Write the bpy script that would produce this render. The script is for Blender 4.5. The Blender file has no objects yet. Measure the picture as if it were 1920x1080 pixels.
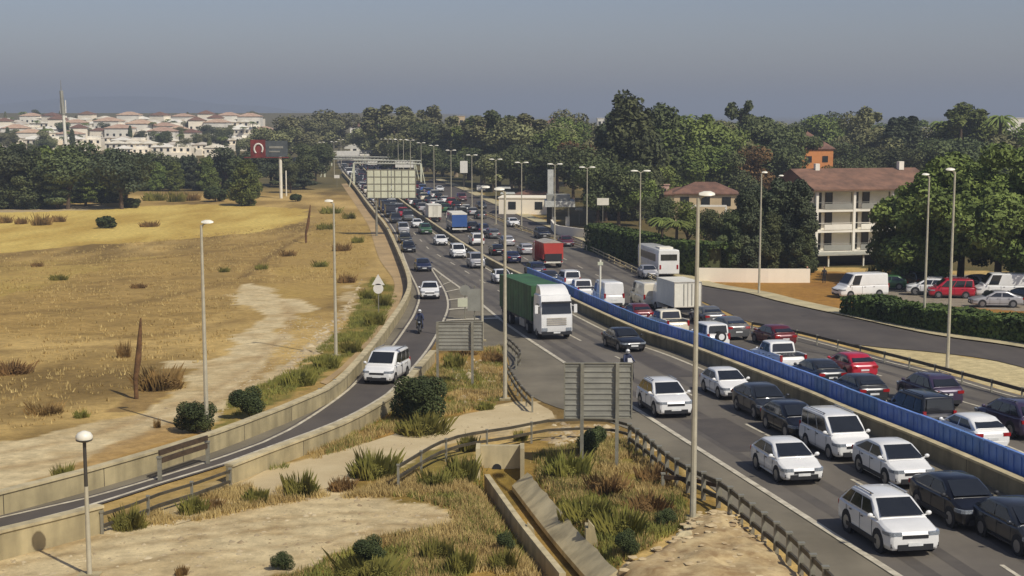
import bpy, bmesh, math, random
import numpy as np
from mathutils import Vector, Matrix
random.seed(7); RNG = np.random.default_rng(7)
SC = bpy.context.scene
COL = SC.collection
# ------------------------------------------------------------------ camera
F = 2600.0; HOR = 214.0; HC = 13.2
PITCH = math.atan((540-HOR)/F)
cam_d = bpy.data.cameras.new('camera'); cam = bpy.data.objects.new('camera', cam_d); COL.objects.link(cam)
cam.location = (0, 0, HC); cam.rotation_euler = (math.pi/2-PITCH, 0, 0)
cam_d.sensor_width = 36; cam_d.lens = 36*F/1920; cam_d.clip_start = 0.5; cam_d.clip_end = 60000
SC.camera = cam
# ------------------------------------------------------------------ light
SUN_EL = math.radians(48); SUN_AZ = math.radians(138)      # azimuth clockwise from +Y (view direction)
world = bpy.data.worlds.new('World'); SC.world = world; world.use_nodes = True
wn = world.node_tree; bg = wn.nodes['Background']
sky = wn.nodes.new('ShaderNodeTexSky'); sky.sky_type = 'NISHITA'; sky.sun_disc = False
sky.sun_elevation = SUN_EL; sky.sun_rotation = SUN_AZ; sky.air_density = 1.0; sky.dust_density = 1.2; sky.ozone_density = 2.0; sky.altitude = 0
hs = wn.nodes.new('ShaderNodeHueSaturation'); hs.inputs['Saturation'].default_value = 0.95; hs.inputs['Value'].default_value = 0.63
tn = wn.nodes.new('ShaderNodeMix'); tn.data_type = 'RGBA'; tn.blend_type = 'MULTIPLY'; tn.inputs['Factor'].default_value = 1; tn.inputs['B'].default_value = (1.0, .94, 1.06, 1)      # a slightly violet, dull summer sky
wn.links.new(sky.outputs[0], hs.inputs['Color']); wn.links.new(hs.outputs[0], tn.inputs['A']); wn.links.new(tn.outputs['Result'], bg.inputs['Color'])
bg.inputs['Strength'].default_value = 0.115
sd = bpy.data.lights.new('sun', 'SUN'); sd.energy = 3.4; sd.angle = math.radians(0.6); sd.color = (1.0, 0.95, 0.86)
sun = bpy.data.objects.new('sun', sd); COL.objects.link(sun)
sv = Vector((math.sin(SUN_AZ)*math.cos(SUN_EL), math.cos(SUN_AZ)*math.cos(SUN_EL), math.sin(SUN_EL)))
sun.rotation_euler = (-sv).to_track_quat('-Z', 'Y').to_euler(); sun.location = sv*200
SC.view_settings.view_transform = 'Standard'; SC.view_settings.look = 'None'; SC.view_settings.gamma = 1
SC.view_settings.exposure = 0.14
SC.cycles.max_bounces = 5; SC.cycles.volume_bounces = 0; SC.cycles.transparent_max_bounces = 8
# ------------------------------------------------------------------ pixel <-> world
SP, CP = math.sin(PITCH), math.cos(PITCH)
def base_z(Y):
    Y = np.asarray(Y, float); k = .0346
    a = -k*np.clip(Y, -80, 150)
    t = np.clip(Y-150, 0, 64)
    return a - k*(t - t*t/128.0)
DITCH = None
def seg_dist(X, Y, pts):
    d = np.full(np.shape(X), 1e9)
    for (x0, y0), (x1, y1) in zip(pts[:-1], pts[1:]):
        dx, dy = x1-x0, y1-y0; L2 = dx*dx+dy*dy
        t = np.clip(((X-x0)*dx+(Y-y0)*dy)/L2, 0, 1)
        d = np.minimum(d, np.hypot(X-x0-t*dx, Y-y0-t*dy))
    return d
def hill_rise(X, Y):
    # the town stands on rising ground far to the left
    return 20.5*np.clip((Y-560)/760, 0, 1)**0.9*np.clip((-X-0.02*Y)/90, 0, 1)
def gz(X, Y):
    X = np.asarray(X, float); Y = np.asarray(Y, float)
    z = base_z(Y) + hill_rise(X, Y)
    if DITCH is not None:
        d = seg_dist(X, Y, DITCH)
        z = z - 0.75*np.clip((1.7-d)/1.0, 0, 1)
    return z
def G(px, py, dz=0.0):
    """ground point seen at photo pixel (px, py)"""
    px = np.asarray(px, float); py = np.asarray(py, float)
    a = (px-960)/F; b = (540-py)/F
    dy = CP + b*SP; dzz = -SP + b*CP
    lo = np.full(np.broadcast(px, py).shape, 20.0); hi = np.full(lo.shape, 30000.0)
    for _ in range(60):
        m = (lo+hi)/2; t = m/dy
        below = (HC + t*dzz) < gz(a*t, m)+dz
        hi = np.where(below, m, hi); lo = np.where(below, lo, m)
    Y = hi; X = a*Y/dy
    return X, Y, gz(X, Y)+dz
def P(px, py, dz=0.0):
    x, y, z = G(px, py, dz); return Vector((float(x), float(y), float(z)))
def pts(l): return [tuple(P(*q)[:2]) for q in l]
def height_at(p, py):
    k = (540-py)/F
    return HC + p.y*(k*CP-SP)/(CP+k*SP) - p.z
def pxm(p):          # photo pixels per metre at a point
    return F/(p.y*CP-(p.z-HC)*SP)
def smooth(pl, step=2.0):
    q = [Vector(p) for p in pl]; q = [q[0]*2-q[1]]+q+[q[-1]*2-q[-2]]; out = []
    for i in range(1, len(q)-2):
        n = max(1, int((q[i+1]-q[i]).length/step))
        for k in range(n):
            t = k/n; a, b, c, d = q[i-1], q[i], q[i+1], q[i+2]
            out.append(0.5*((2*b)+(c-a)*t+(2*a-5*b+4*c-d)*t*t+(3*b-a-3*c+d)*t**3))
    out.append(q[-2]); return [tuple(v) for v in out]
def curve(pxl, step=2.0): return smooth(pts(pxl), step)
def resample(pl, n):
    a = np.array(pl); s = np.r_[0, np.cumsum(np.hypot(*np.diff(a, axis=0).T))]
    t = np.linspace(0, s[-1], n); return np.c_[np.interp(t, s, a[:, 0]), np.interp(t, s, a[:, 1])]
def length(pl):
    a = np.array(pl); return float(np.hypot(*np.diff(a, axis=0).T).sum())
def offset(pl, d):    # positive = to the right of travel
    a = np.array(pl); g = np.gradient(a, axis=0); g /= np.hypot(*g.T)[:, None]
    return [tuple(v) for v in np.c_[a[:, 0]+g[:, 1]*d, a[:, 1]-g[:, 0]*d]]
# ------------------------------------------------------------------ objects
def tag(o, label=None, cat=None, group=None, kind=None):
    if label: o['label'] = label
    if cat: o['category'] = cat
    if group: o['group'] = group
    if kind: o['kind'] = kind
    return o
def empty(name, loc, rz=0, label=None, cat=None, group=None):
    o = bpy.data.objects.new(name, None); o.empty_display_size = .3; COL.objects.link(o)
    o.location = loc; o.rotation_euler = (0, 0, rz); return tag(o, label, cat, group)
class MB:
    def __init__(s): s.v = []; s.f = []; s.m = []; s.cur = 0
    def add(s, vs, fs, mi=None):
        n = len(s.v); s.v += [tuple(v) for v in vs]; s.f += [tuple(i+n for i in f) for f in fs]
        s.m += [s.cur if mi is None else mi]*len(fs); return s
    def box(s, c, d, rz=0, mi=None, taper=1.0):
        x, y, z = [k/2 for k in d]; ca, sa = math.cos(rz), math.sin(rz); vs = []
        for k in (-1, 1):
            tp = taper if k > 0 else 1
            for a, b in ((-1, -1), (1, -1), (1, 1), (-1, 1)):
                X, Y = a*x*tp, b*y*tp; vs.append((c[0]+X*ca-Y*sa, c[1]+X*sa+Y*ca, c[2]+k*z))
        return s.add(vs, [(0, 3, 2, 1), (4, 5, 6, 7), (0, 1, 5, 4), (1, 2, 6, 5), (2, 3, 7, 6), (3, 0, 4, 7)], mi)
    def cyl(s, a, b, r0, r1=None, n=8, cap=True, mi=None):
        a = Vector(a); b = Vector(b); r1 = r0 if r1 is None else r1
        d = (b-a).normalized(); u = d.orthogonal().normalized(); w = d.cross(u)
        vs = []
        for p, r in ((a, r0), (b, r1)):
            for k in range(n):
                t = 2*math.pi*k/n; vs.append(p+u*(r*math.cos(t))+w*(r*math.sin(t)))
        fs = [(k, (k+1) % n, n+(k+1) % n, n+k) for k in range(n)]
        if cap: fs += [tuple(range(n-1, -1, -1)), tuple(range(n, 2*n))]
        return s.add(vs, fs, mi)
    def tube(s, pl, r, n=8, mi=None):
        rr = r if hasattr(r, '__len__') else [r]*len(pl)
        for i in range(len(pl)-1): s.cyl(pl[i], pl[i+1], rr[i], rr[i+1], n, True, mi)
        return s
    def quad(s, a, b, c, d, mi=None): return s.add([a, b, c, d], [(0, 1, 2, 3)], mi)
    def prism(s, poly, y0, y1, mi=None):   # poly in (x,z), extruded along y
        n = len(poly); vs = [(x, y0, z) for x, z in poly]+[(x, y1, z) for x, z in poly]
        return s.add(vs, [tuple(range(n)), tuple(range(2*n-1, n-1, -1))]+[(k, k+n, (k+1) % n+n, (k+1) % n) for k in range(n)], mi)
    def prism_z(s, poly, z0, z1, mi=None):
        n = len(poly); vs = [(x, y, z0) for x, y in poly]+[(x, y, z1) for x, y in poly]
        return s.add(vs, [tuple(range(n-1, -1, -1)), tuple(range(n, 2*n))]+[(k, (k+1) % n, (k+1) % n+n, k+n) for k in range(n)], mi)
    def loft(s, rings, mi=None, cap=True, closed=True):
        n = len(rings[0]); vs = [p for r in rings for p in r]; fs = []
        for i in range(len(rings)-1):
            for k in range(n if closed else n-1):
                fs.append((i*n+k, i*n+(k+1) % n, (i+1)*n+(k+1) % n, (i+1)*n+k))
        if cap: fs += [tuple(range(n-1, -1, -1)), tuple((len(rings)-1)*n+k for k in range(n))]
        return s.add(vs, fs, mi)
    def ball(s, c, r, n=10, m=6, mi=None):
        r = r if hasattr(r, '__len__') else (r, r, r); rings = []
        for i in range(m+1):
            a = -math.pi/2+math.pi*(i+.02 if i == 0 else i-.02 if i == m else i)/m
            rings.append([(c[0]+r[0]*math.cos(a)*math.cos(2*math.pi*k/n), c[1]+r[1]*math.cos(a)*math.sin(2*math.pi*k/n), c[2]+r[2]*math.sin(a)) for k in range(n)])
        return s.loft(rings, mi)
    def build(s, name, mats, parent=None, smooth=None, fix=False):
        me = bpy.data.meshes.new(name); me.from_pydata(s.v, [], s.f)
        for m in (mats if isinstance(mats, (list, tuple)) else [mats]): me.materials.append(m)
        if any(s.m): me.polygons.foreach_set('material_index', s.m)
        if fix:
            bm = bmesh.new(); bm.from_mesh(me); bmesh.ops.recalc_face_normals(bm, faces=bm.faces); bm.to_mesh(me); bm.free()
        if smooth:
            me.shade_smooth(); me.set_sharp_from_angle(angle=math.radians(smooth))
        me.update(); o = bpy.data.objects.new(name, me); COL.objects.link(o)
        if parent: o.parent = parent
        return o
def copy_tree(o, parent=None):
    c = o.copy(); COL.objects.link(c)
    if parent: c.parent = parent
    for ch in list(o.children): copy_tree(ch, c)
    return c
def np_mesh(name, V, Fq, mats, midx=None, attr=None, parent=None, smooth=False):
    me = bpy.data.meshes.new(name); k = Fq.shape[1]
    me.vertices.add(len(V)); me.vertices.foreach_set('co', np.asarray(V, np.float32).ravel())
    me.loops.add(Fq.size); me.loops.foreach_set('vertex_index', Fq.ravel().astype(np.int32))
    me.polygons.add(len(Fq)); me.polygons.foreach_set('loop_start', np.arange(0, Fq.size, k, dtype=np.int32))
    for m in (mats if isinstance(mats, (list, tuple)) else [mats]): me.materials.append(m)
    if midx is not None: me.polygons.foreach_set('material_index', np.asarray(midx, np.int32))
    if attr is not None:
        a = me.color_attributes.new('tint', 'FLOAT_COLOR', 'POINT'); a.data.foreach_set('color', np.asarray(attr, np.float32).ravel())
    me.update(calc_edges=True)
    if smooth: me.shade_smooth()
    o = bpy.data.objects.new(name, me); COL.objects.link(o)
    if parent: o.parent = parent
    return o
ORD = ['nearest', 'second', 'third', 'fourth', 'fifth', 'sixth', 'seventh', 'eighth', 'ninth', 'tenth', 'eleventh', 'twelfth', 'thirteenth', 'fourteenth', 'fifteenth', 'sixteenth', 'seventeenth', 'eighteenth', 'nineteenth', 'twentieth', 'twenty-first', 'twenty-second', 'twenty-third', 'twenty-fourth', 'twenty-fifth', 'twenty-sixth', 'twenty-seventh', 'twenty-eighth', 'twenty-ninth', 'thirtieth', 'thirty-first', 'thirty-second', 'thirty-third', 'thirty-fourth', 'thirty-fifth', 'thirty-sixth', 'thirty-seventh', 'thirty-eighth', 'thirty-ninth', 'fortieth'] + ['forty-'+w for w in ('first', 'second', 'third', 'fourth', 'fifth', 'sixth', 'seventh', 'eighth', 'ninth')]
for t_ in ('fiftieth', 'sixtieth', 'seventieth', 'eightieth'):
    ORD += [t_]+[t_[:-4]+'y-'+w for w in ('first', 'second', 'third', 'fourth', 'fifth', 'sixth', 'seventh', 'eighth', 'ninth')]
def ordw(i): return ('first' if i == 0 else ORD[i])
# ------------------------------------------------------------------ materials
MATS = {}
def srgb(*c): return tuple(((v/255)/12.92 if v/255 <= .04045 else ((v/255+.055)/1.055)**2.4) for v in c)
def mat(name, col, rough=.7, metal=0.0, var=0.12, scale=1.5, col2=None, coat=0, spec=.5, objvar=0.0, bump=0.0, detail=5, obj=True, trans=0.0):
    if name in MATS: return MATS[name]
    m = bpy.data.materials.new(name); m.use_nodes = True; nt = m.node_tree; b = nt.nodes['Principled BSDF']
    b.inputs['Roughness'].default_value = rough; b.inputs['Metallic'].default_value = metal
    b.inputs['Coat Weight'].default_value = coat; b.inputs['Specular IOR Level'].default_value = spec
    tc = nt.nodes.new('ShaderNodeTexCoord'); n = nt.nodes.new('ShaderNodeTexNoise'); n.inputs['Scale'].default_value = scale; n.inputs['Detail'].default_value = detail; n.inputs['Roughness'].default_value = .65
    nt.links.new(tc.outputs['Object'], n.inputs['Vector'])
    mx = nt.nodes.new('ShaderNodeMix'); mx.data_type = 'RGBA'; c2 = col2 or tuple(c*(1-var*2) for c in col)
    c1 = col if col2 else tuple(min(1, c*(1+var)) for c in col)
    mx.inputs['A'].default_value = (*c1, 1); mx.inputs['B'].default_value = (*c2, 1)
    rp = nt.nodes.new('ShaderNodeMapRange'); rp.inputs[1].default_value = .35; rp.inputs[2].default_value = .65
    nt.links.new(n.outputs[0], rp.inputs[0]); nt.links.new(rp.outputs[0], mx.inputs['Factor'])
    out = mx.outputs['Result']
    if objvar:
        oi = nt.nodes.new('ShaderNodeObjectInfo'); hsv = nt.nodes.new('ShaderNodeHueSaturation')
        r1 = nt.nodes.new('ShaderNodeMapRange'); r1.inputs[3].default_value = 1-objvar; r1.inputs[4].default_value = 1+objvar
        r2 = nt.nodes.new('ShaderNodeMapRange'); r2.inputs[3].default_value = .5-objvar*.06; r2.inputs[4].default_value = .5+objvar*.05
        nt.links.new(oi.outputs['Random'], r1.inputs[0]); nt.links.new(oi.outputs['Random'], r2.inputs[0])
        nt.links.new(r1.outputs[0], hsv.inputs['Value']); nt.links.new(r2.outputs[0], hsv.inputs['Hue']); nt.links.new(out, hsv.inputs['Color']); out = hsv.outputs[0]
    nt.links.new(out, b.inputs['Base Color'])
    if bump:
        bp = nt.nodes.new('ShaderNodeBump'); bp.inputs['Strength'].default_value = bump; bp.inputs['Distance'].default_value = .05
        nt.links.new(n.outputs[0], bp.inputs['Height']); nt.links.new(bp.outputs[0], b.inputs['Normal'])
    if trans: b.inputs['Subsurface Weight'].default_value = 0
    MATS[name] = m; return m
def stain(m, amount=.35, sc=(1.6, 1.6, .25)):
    nt = m.node_tree; b = nt.nodes['Principled BSDF']; l = b.inputs['Base Color'].links[0]; src = l.from_socket
    tc = nt.nodes.new('ShaderNodeTexCoord'); mp = nt.nodes.new('ShaderNodeMapping'); mp.inputs['Scale'].default_value = sc; nt.links.new(tc.outputs['Object'], mp.inputs[0])
    n = nt.nodes.new('ShaderNodeTexNoise'); n.inputs['Scale'].default_value = 1.0; n.inputs['Detail'].default_value = 6; nt.links.new(mp.outputs[0], n.inputs['Vector'])
    r = nt.nodes.new('ShaderNodeMapRange'); r.inputs[1].default_value = .42; r.inputs[2].default_value = .66; r.inputs[3].default_value = 1; r.inputs[4].default_value = 1-amount; nt.links.new(n.outputs[0], r.inputs[0])
    h = nt.nodes.new('ShaderNodeHueSaturation'); nt.links.new(src, h.inputs['Color']); nt.links.new(r.outputs[0], h.inputs['Value']); nt.links.new(h.outputs[0], b.inputs['Base Color'])
def M(n): return MATS[n]
mat('asphalt', srgb(116, 108, 94), .9, col2=srgb(96, 89, 78), scale=.16, bump=.1, detail=9)
mat('asphalt_new', srgb(92, 84, 74), .9, col2=srgb(76, 69, 62), scale=.2, bump=.1, detail=9)
mat('asphalt_worn', srgb(78, 72, 64), .8, col2=srgb(96, 89, 78), scale=.45, detail=8)
mat('asphalt_patch', srgb(74, 68, 62), .9, col2=srgb(86, 79, 70), scale=.8)
mat('asphalt_shoulder', srgb(130, 121, 100), .92, col2=srgb(108, 100, 82), scale=.22, bump=.1, detail=9)
mat('line_paint', srgb(214, 204, 178), .7, var=.1, scale=2, col2=srgb(168, 158, 134))
mat('concrete', srgb(178, 163, 122), .9, var=.12, scale=.5, bump=.2)
mat('concrete_light', srgb(200, 184, 142), .9, var=.1, scale=.6, bump=.15)
mat('concrete_olive', srgb(146, 136, 108), .9, var=.14, scale=.5, bump=.2)
mat('pavement', srgb(188, 174, 132), .92, var=.12, scale=.4)
mat('pavement_warm', srgb(178, 150, 104), .92, var=.12, scale=.25)
mat('path_concrete', srgb(204, 185, 142), .92, col2=srgb(184, 163, 120), scale=.35, detail=9)
mat('stone_slope', srgb(204, 180, 130), .95, scale=1.3, col2=srgb(150, 122, 80), bump=.5)
mat('blue_plastic', srgb(112, 148, 208), .55, var=.12, scale=.5, objvar=.22)
mat('galvanised', srgb(150, 146, 128), .55, metal=.35, var=.12, scale=2)
mat('galvanised_dark', srgb(92, 84, 66), .6, metal=.3, var=.2, scale=2)
mat('rail_wood', srgb(78, 62, 44), .8, var=.2, scale=3)
mat('lamp_pole', srgb(196, 188, 162), .5, metal=.2, var=.08, scale=2)
mat('lamp_head', srgb(232, 226, 205), .4, var=.04)
mat('lamp_dark', srgb(70, 66, 58), .5)
mat('sign_back', srgb(160, 158, 144), .55, metal=.25, var=.1, scale=1)
mat('sign_pale', srgb(214, 214, 184), .6, var=.08, scale=.6)
mat('sign_white', srgb(232, 228, 214), .5, var=.05)
mat('sign_red', srgb(190, 40, 40), .5, var=.05)
mat('tyre', (.02, .02, .02), .85); mat('rim', srgb(150, 150, 150), .35, metal=.7)
mat('glass', (.018, .020, .021), .08, spec=.8, var=.1); mat('trim', (.02, .02, .021), .6)
mat('head_glass', srgb(150, 156, 160), .08, spec=.9, var=.3, scale=30); mat('tail_red', srgb(150, 18, 22), .25)
mat('plate', srgb(225, 225, 218), .5); mat('chrome', srgb(190, 190, 192), .2, metal=.9)
for n, c in dict(white=(232, 230, 222), silver=(168, 166, 164), grey=(98, 98, 96), charcoal=(46, 48, 50), black=(22, 22, 25), navy=(34, 40, 66), maroon=(98, 30, 34), red=(178, 28, 48), blue=(62, 98, 158), brick=(186, 66, 54), green=(58, 96, 56), cream=(226, 216, 190), purple=(66, 54, 76)).items():
    mat('paint_'+n, srgb(*c), .3, coat=.6, var=.04, scale=.8, metal=.0 if n in ('white', 'cream', 'red', 'brick') else .15)
mat('box_white', srgb(232, 226, 206), .5, var=.07, scale=.6); mat('box_grey', srgb(176, 168, 152), .6)
mat('tarp_green', srgb(66, 108, 62), .6, var=.22, scale=.5); mat('skin', srgb(190, 145, 115), .6); mat('cloth_dark', srgb(42, 42, 48), .85); mat('cloth_blue', srgb(56, 62, 86), .85)

for n_ in ('concrete', 'concrete_light', 'concrete_olive'): stain(MATS[n_], .3)
stain(MATS['blue_plastic'], .18, (.8, .8, .5)); stain(MATS['tarp_green'], .25, (.5, .5, 1.5)); stain(MATS['asphalt'], .16, (.9, .09, 1)); stain(MATS['asphalt_new'], .14, (.9, .09, 1)); stain(MATS['asphalt_shoulder'], .18, (.5, .12, 1))
mat('joint', srgb(84, 76, 60), .9)
mat('truss_paint', srgb(206, 204, 184), .5)
# ------------------------------------------------------------------ the ground
DITCH = pts([(940, 893), (1010, 985), (1090, 1079)])
DITCH = [DITCH[0], DITCH[1], DITCH[2]]
_ng = {}
def vnoise(X, Y, s, seed=0):
    if seed not in _ng: _ng[seed] = np.random.default_rng(seed+50).random((256, 256))
    g = _ng[seed]; x = X/s; y = Y/s; xi = np.floor(x).astype(int); yi = np.floor(y).astype(int)
    fx = x-xi; fy = y-yi; fx = fx*fx*(3-2*fx); fy = fy*fy*(3-2*fy)
    a = g[xi % 256, yi % 256]; b = g[(xi+1) % 256, yi % 256]; c = g[xi % 256, (yi+1) % 256]; d = g[(xi+1) % 256, (yi+1) % 256]
    return (a*(1-fx)+b*fx)*(1-fy)+(c*(1-fx)+d*fx)*fy
def fbm(X, Y, s, seed=0): return vnoise(X, Y, s, seed)*.5+vnoise(X, Y, s/2.1, seed+1)*.28+vnoise(X, Y, s/4.3, seed+2)*.22
def inpoly(X, Y, poly):
    r = np.zeros(X.shape, bool); n = len(poly); j = n-1
    for i in range(n):
        xi, yi = poly[i]; xj, yj = poly[j]
        c = ((yi > Y) != (yj > Y)) & (X < (xj-xi)*(Y-yi)/((yj-yi) or 1e-9)+xi); r ^= c; j = i
    return r
def nvec(r0, r1, k):    # geometric progression
    out = [r0]; 
    while out[-1] < r1: out.append(out[-1]+max(.42, (out[-1]-20)*k))
    return out
Ys = np.array([-60, -30, -5]+list(np.arange(5, 35, 2.0))+nvec(35, 9000, .0075)+[12000, 20000, 40000])
nu = 420; U = np.linspace(-1, 1, nu)
YY, UU = np.meshgrid(Ys, U, indexing='ij'); XX = UU*(42+0.48*np.abs(YY))
wx = (fbm(XX, YY, 3, 3)-.5)*np.clip(YY/40, 1.2, 3.5); wy = (fbm(XX+90, YY, 3, 6)-.5)*np.clip(YY/32, 1.2, 4.5)
XW, YW = XX+wx, YY+wy
n1 = fbm(XX, YY, 14, 10); n2 = fbm(XX, YY*.35, 9, 20); n3 = fbm(XX, YY, 2.2, 30); n4 = fbm(XX, YY*.5, 45, 40)
def C(*c): return np.array(srgb(*c))
def mixc(a, b, t): t = np.clip(t, 0, 1)[..., None]; return a*(1-t)+b*t
col = mixc(C(172, 142, 82), C(204, 172, 106), (n1-.35)*3)
col = mixc(col, C(132, 108, 62), (n2-.5)*4)
def patch(poly, c, a=1.0, nz=None):
    global col
    m = inpoly(XW, YW, pts(poly)).astype(float)*a
    if nz is not None: m = m*np.clip(nz, 0, 1)
    col = mixc(col, c if hasattr(c, 'shape') and c.ndim > 1 else np.broadcast_to(c, col.shape), m)
yel = mixc(np.broadcast_to(C(216, 188, 104), col.shape), C(190, 158, 80), (n2-.4)*3)
patch([(-400, 395), (-400, 478), (0, 475), (120, 462), (300, 452), (480, 436), (570, 415), (575, 392), (380, 382), (0, 398)], yel)
patch([(-400, 398), (-400, 380), (200, 384), (210, 392), (60, 398)], C(184, 166, 132), .8)
patch([(-400, 500), (-400, 560), (60, 560), (220, 520), (420, 500), (330, 480), (0, 490)], C(174, 148, 72), .7, (n1-.3)*3)
brn = mixc(np.broadcast_to(C(148, 121, 68), col.shape), C(178, 146, 84), (n3-.3)*2.5)
patch([(-400, 545), (-400, 640), (0, 620), (300, 640), (480, 560), (540, 450), (420, 455), (200, 500), (0, 560)], brn, .8)
patch([(585, 420), (640, 395), (690, 420), (700, 460), (660, 540), (560, 620), (470, 560), (540, 480)], C(176, 146, 78), .8, (n1-.25)*3)
sand = mixc(np.broadcast_to(C(216, 195, 148), col.shape), C(186, 160, 112), (n3-.4)*2.2)
patch([(445, 535), (480, 530), (530, 555), (560, 560), (600, 580), (560, 592), (525, 610), (515, 640), (470, 665), (430, 680), (445, 640), (475, 610), (500, 590), (460, 575), (430, 562)], sand)
patch([(515, 625), (500, 640), (430, 690), (400, 735), (320, 770), (240, 790), (120, 820), (-300, 850), (-300, 920), (0, 918), (150, 880), (300, 830), (400, 790), (440, 735), (480, 690), (540, 640)], sand)
patch([(610, 620), (560, 665), (450, 725), (460, 740), (520, 715), (600, 665), (640, 640)], sand, 1, (n3-.4)*6)
patch([(640, 540), (670, 530), (680, 560), (655, 600), (640, 590)], sand, .9, (n3-.4)*6)
patch([(285, 680), (420, 672), (460, 660), (400, 690), (320, 692)], sand, .9)
patch([(200, 775), (330, 690), (330, 730), (280, 770)], C(150, 122, 74), .9)
grn = mixc(np.broadcast_to(C(118, 112, 52), col.shape), C(160, 136, 68), (n3-.35)*2.6)
patch([(690, 520), (735, 530), (745, 560), (690, 645), (600, 710), (520, 760), (400, 806), (420, 750), (520, 710), (600, 670), (650, 610)], grn, .9)
patch([(300, 845), (200, 880), (90, 905), (60, 900), (330, 790), (400, 805)], C(176, 138, 76), .8)
patch([(520, 612), (548, 640), (500, 680), (470, 712), (415, 735), (400, 770), (330, 775), (300, 800), (180, 828), (60, 850), (-300, 880), (-300, 850), (0, 835), (150, 800), (260, 775), (330, 745), (360, 700), (420, 672), (480, 645)], sand, .9)
# foreground
patch([(1035, 783), (1000, 753), (933, 763), (807, 790), (640, 843), (500, 880), (430, 900), (190, 985), (-300, 1110), (-300, 1500), (520, 1500), (560, 1110), (700, 1010), (850, 990), (850, 960), (760, 925), (640, 925), (747, 880), (827, 836), (957, 808), (1027, 795)], sand)
patch([(198, 965), (430, 895), (470, 915), (400, 945), (330, 975), (200, 1000)], C(168, 142, 84), .75, (n1-.3)*3)
dry = mixc(np.broadcast_to(C(166, 134, 70), col.shape), C(128, 108, 52), (n3-.35)*3)
patch([(640, 900), (750, 880), (890, 850), (990, 820), (1180, 810), (1250, 860), (1370, 960), (1280, 1000), (1150, 1080), (1300, 1500), (400, 1500), (460, 1080), (560, 1075), (700, 1010), (850, 985), (850, 955), (700, 930)], dry)
patch([(1010, 850), (1150, 815), (1200, 850), (1260, 930), (1200, 1010), (1130, 1040), (1060, 960)], grn, .8, (n1-.3)*4)
patch([(745, 880), (830, 840), (890, 850), (900, 890), (820, 930), (740, 905)], grn, .7)
patch([(1030, 800), (1160, 795), (1150, 812), (1020, 830)], C(194, 164, 108), .8)
patch([(815, 662), (945, 655), (955, 745), (800, 800), (700, 830), (650, 830)], mixc(np.broadcast_to(C(178, 138, 72), col.shape), C(120, 104, 50), (n3-.4)*3), 1)
patch([(860, 690), (880, 680), (890, 730), (930, 740), (920, 765), (850, 770), (845, 720)], C(196, 158, 96), .6)
# wheel ruts and washed streaks in the sand
def streak(pl, w, c, a):
    global col
    d = seg_dist(XX+(n3-.5)*.5, YY+(n1-.5)*.8, curve(pl, 2)); col = mixc(col, c, np.clip(1-d/w, 0, 1)*a*(.5+n3))
for pl in ([(0, 1046), (180, 1010), (400, 985), (640, 960), (830, 965)], [(0, 1062), (200, 1026), (420, 1002), (650, 976), (845, 985)], [(120, 1080), (330, 1040), (520, 1022), (720, 990)], [(300, 1000), (450, 990), (620, 1010), (700, 1030)], [(500, 905), (650, 868), (800, 822), (960, 785), (1010, 765)], [(470, 925), (640, 885), (760, 845), (900, 800), (1020, 780)]): streak(pl, .35, C(160, 134, 92), .75)
for pl in ([(0, 850), (150, 822), (300, 775), (420, 720), (500, 660), (545, 600), (530, 565)], [(0, 880), (170, 850), (330, 790), (440, 735), (520, 670)], [(330, 690), (420, 684), (470, 668)]): streak(pl, .6, C(176, 148, 102), .6)
streak([(575, 440), (520, 470), (455, 520)], 1.0, C(112, 88, 50), .8)
for pl in ([(0, 500), (200, 492), (420, 470), (560, 440)], [(0, 590), (240, 570), (430, 530)], [(100, 640), (330, 625), (450, 600)], [(0, 660), (180, 650), (300, 655)]): streak(pl, 1.6, C(118, 94, 54), .5)
# right-hand side
patch([(1340, 500), (1600, 510), (1960, 520), (2300, 560), (2300, 700), (1920, 660), (1600, 590), (1400, 552), (1340, 540)], mixc(np.broadcast_to(C(172, 128, 62), col.shape), C(140, 98, 52), (n2-.35)*2.5))
patch([(1620, 515), (2300, 520), (2300, 590), (1920, 585), (1680, 568), (1620, 560)], C(150, 138, 118))
patch([(780, 330), (960, 330), (1100, 360), (1500, 380), (2300, 400), (2300, 520), (1500, 500), (1330, 500), (1120, 440), (960, 385), (850, 340)], mixc(np.broadcast_to(C(104, 92, 56), col.shape), C(80, 76, 46), (n1-.3)*3), .9)
patch([(1585, 640), (1780, 662), (1960, 690), (2300, 740), (2300, 900), (1920, 740), (1680, 675)], mixc(np.broadcast_to(C(210, 192, 142), col.shape), C(184, 162, 112), (n2-.4)*2))
# far wood floor and town slope
far = (YY > 330)
col = mixc(col, C(86, 82, 52), np.clip((YY-335)/40, 0, 1)*.85)
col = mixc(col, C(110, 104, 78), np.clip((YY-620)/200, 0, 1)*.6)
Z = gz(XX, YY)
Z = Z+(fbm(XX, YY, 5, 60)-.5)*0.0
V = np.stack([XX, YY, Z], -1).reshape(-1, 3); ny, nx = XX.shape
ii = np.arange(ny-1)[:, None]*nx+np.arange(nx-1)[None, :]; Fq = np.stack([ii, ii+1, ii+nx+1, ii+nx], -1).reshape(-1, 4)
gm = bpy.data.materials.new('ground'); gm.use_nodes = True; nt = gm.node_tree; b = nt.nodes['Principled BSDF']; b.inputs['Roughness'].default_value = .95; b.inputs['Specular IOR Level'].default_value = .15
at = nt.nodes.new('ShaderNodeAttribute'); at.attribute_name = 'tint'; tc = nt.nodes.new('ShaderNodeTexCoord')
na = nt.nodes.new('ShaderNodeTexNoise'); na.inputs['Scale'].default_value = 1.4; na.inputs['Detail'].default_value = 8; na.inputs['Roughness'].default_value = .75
nt.links.new(tc.outputs['Object'], na.inputs['Vector'])
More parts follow.
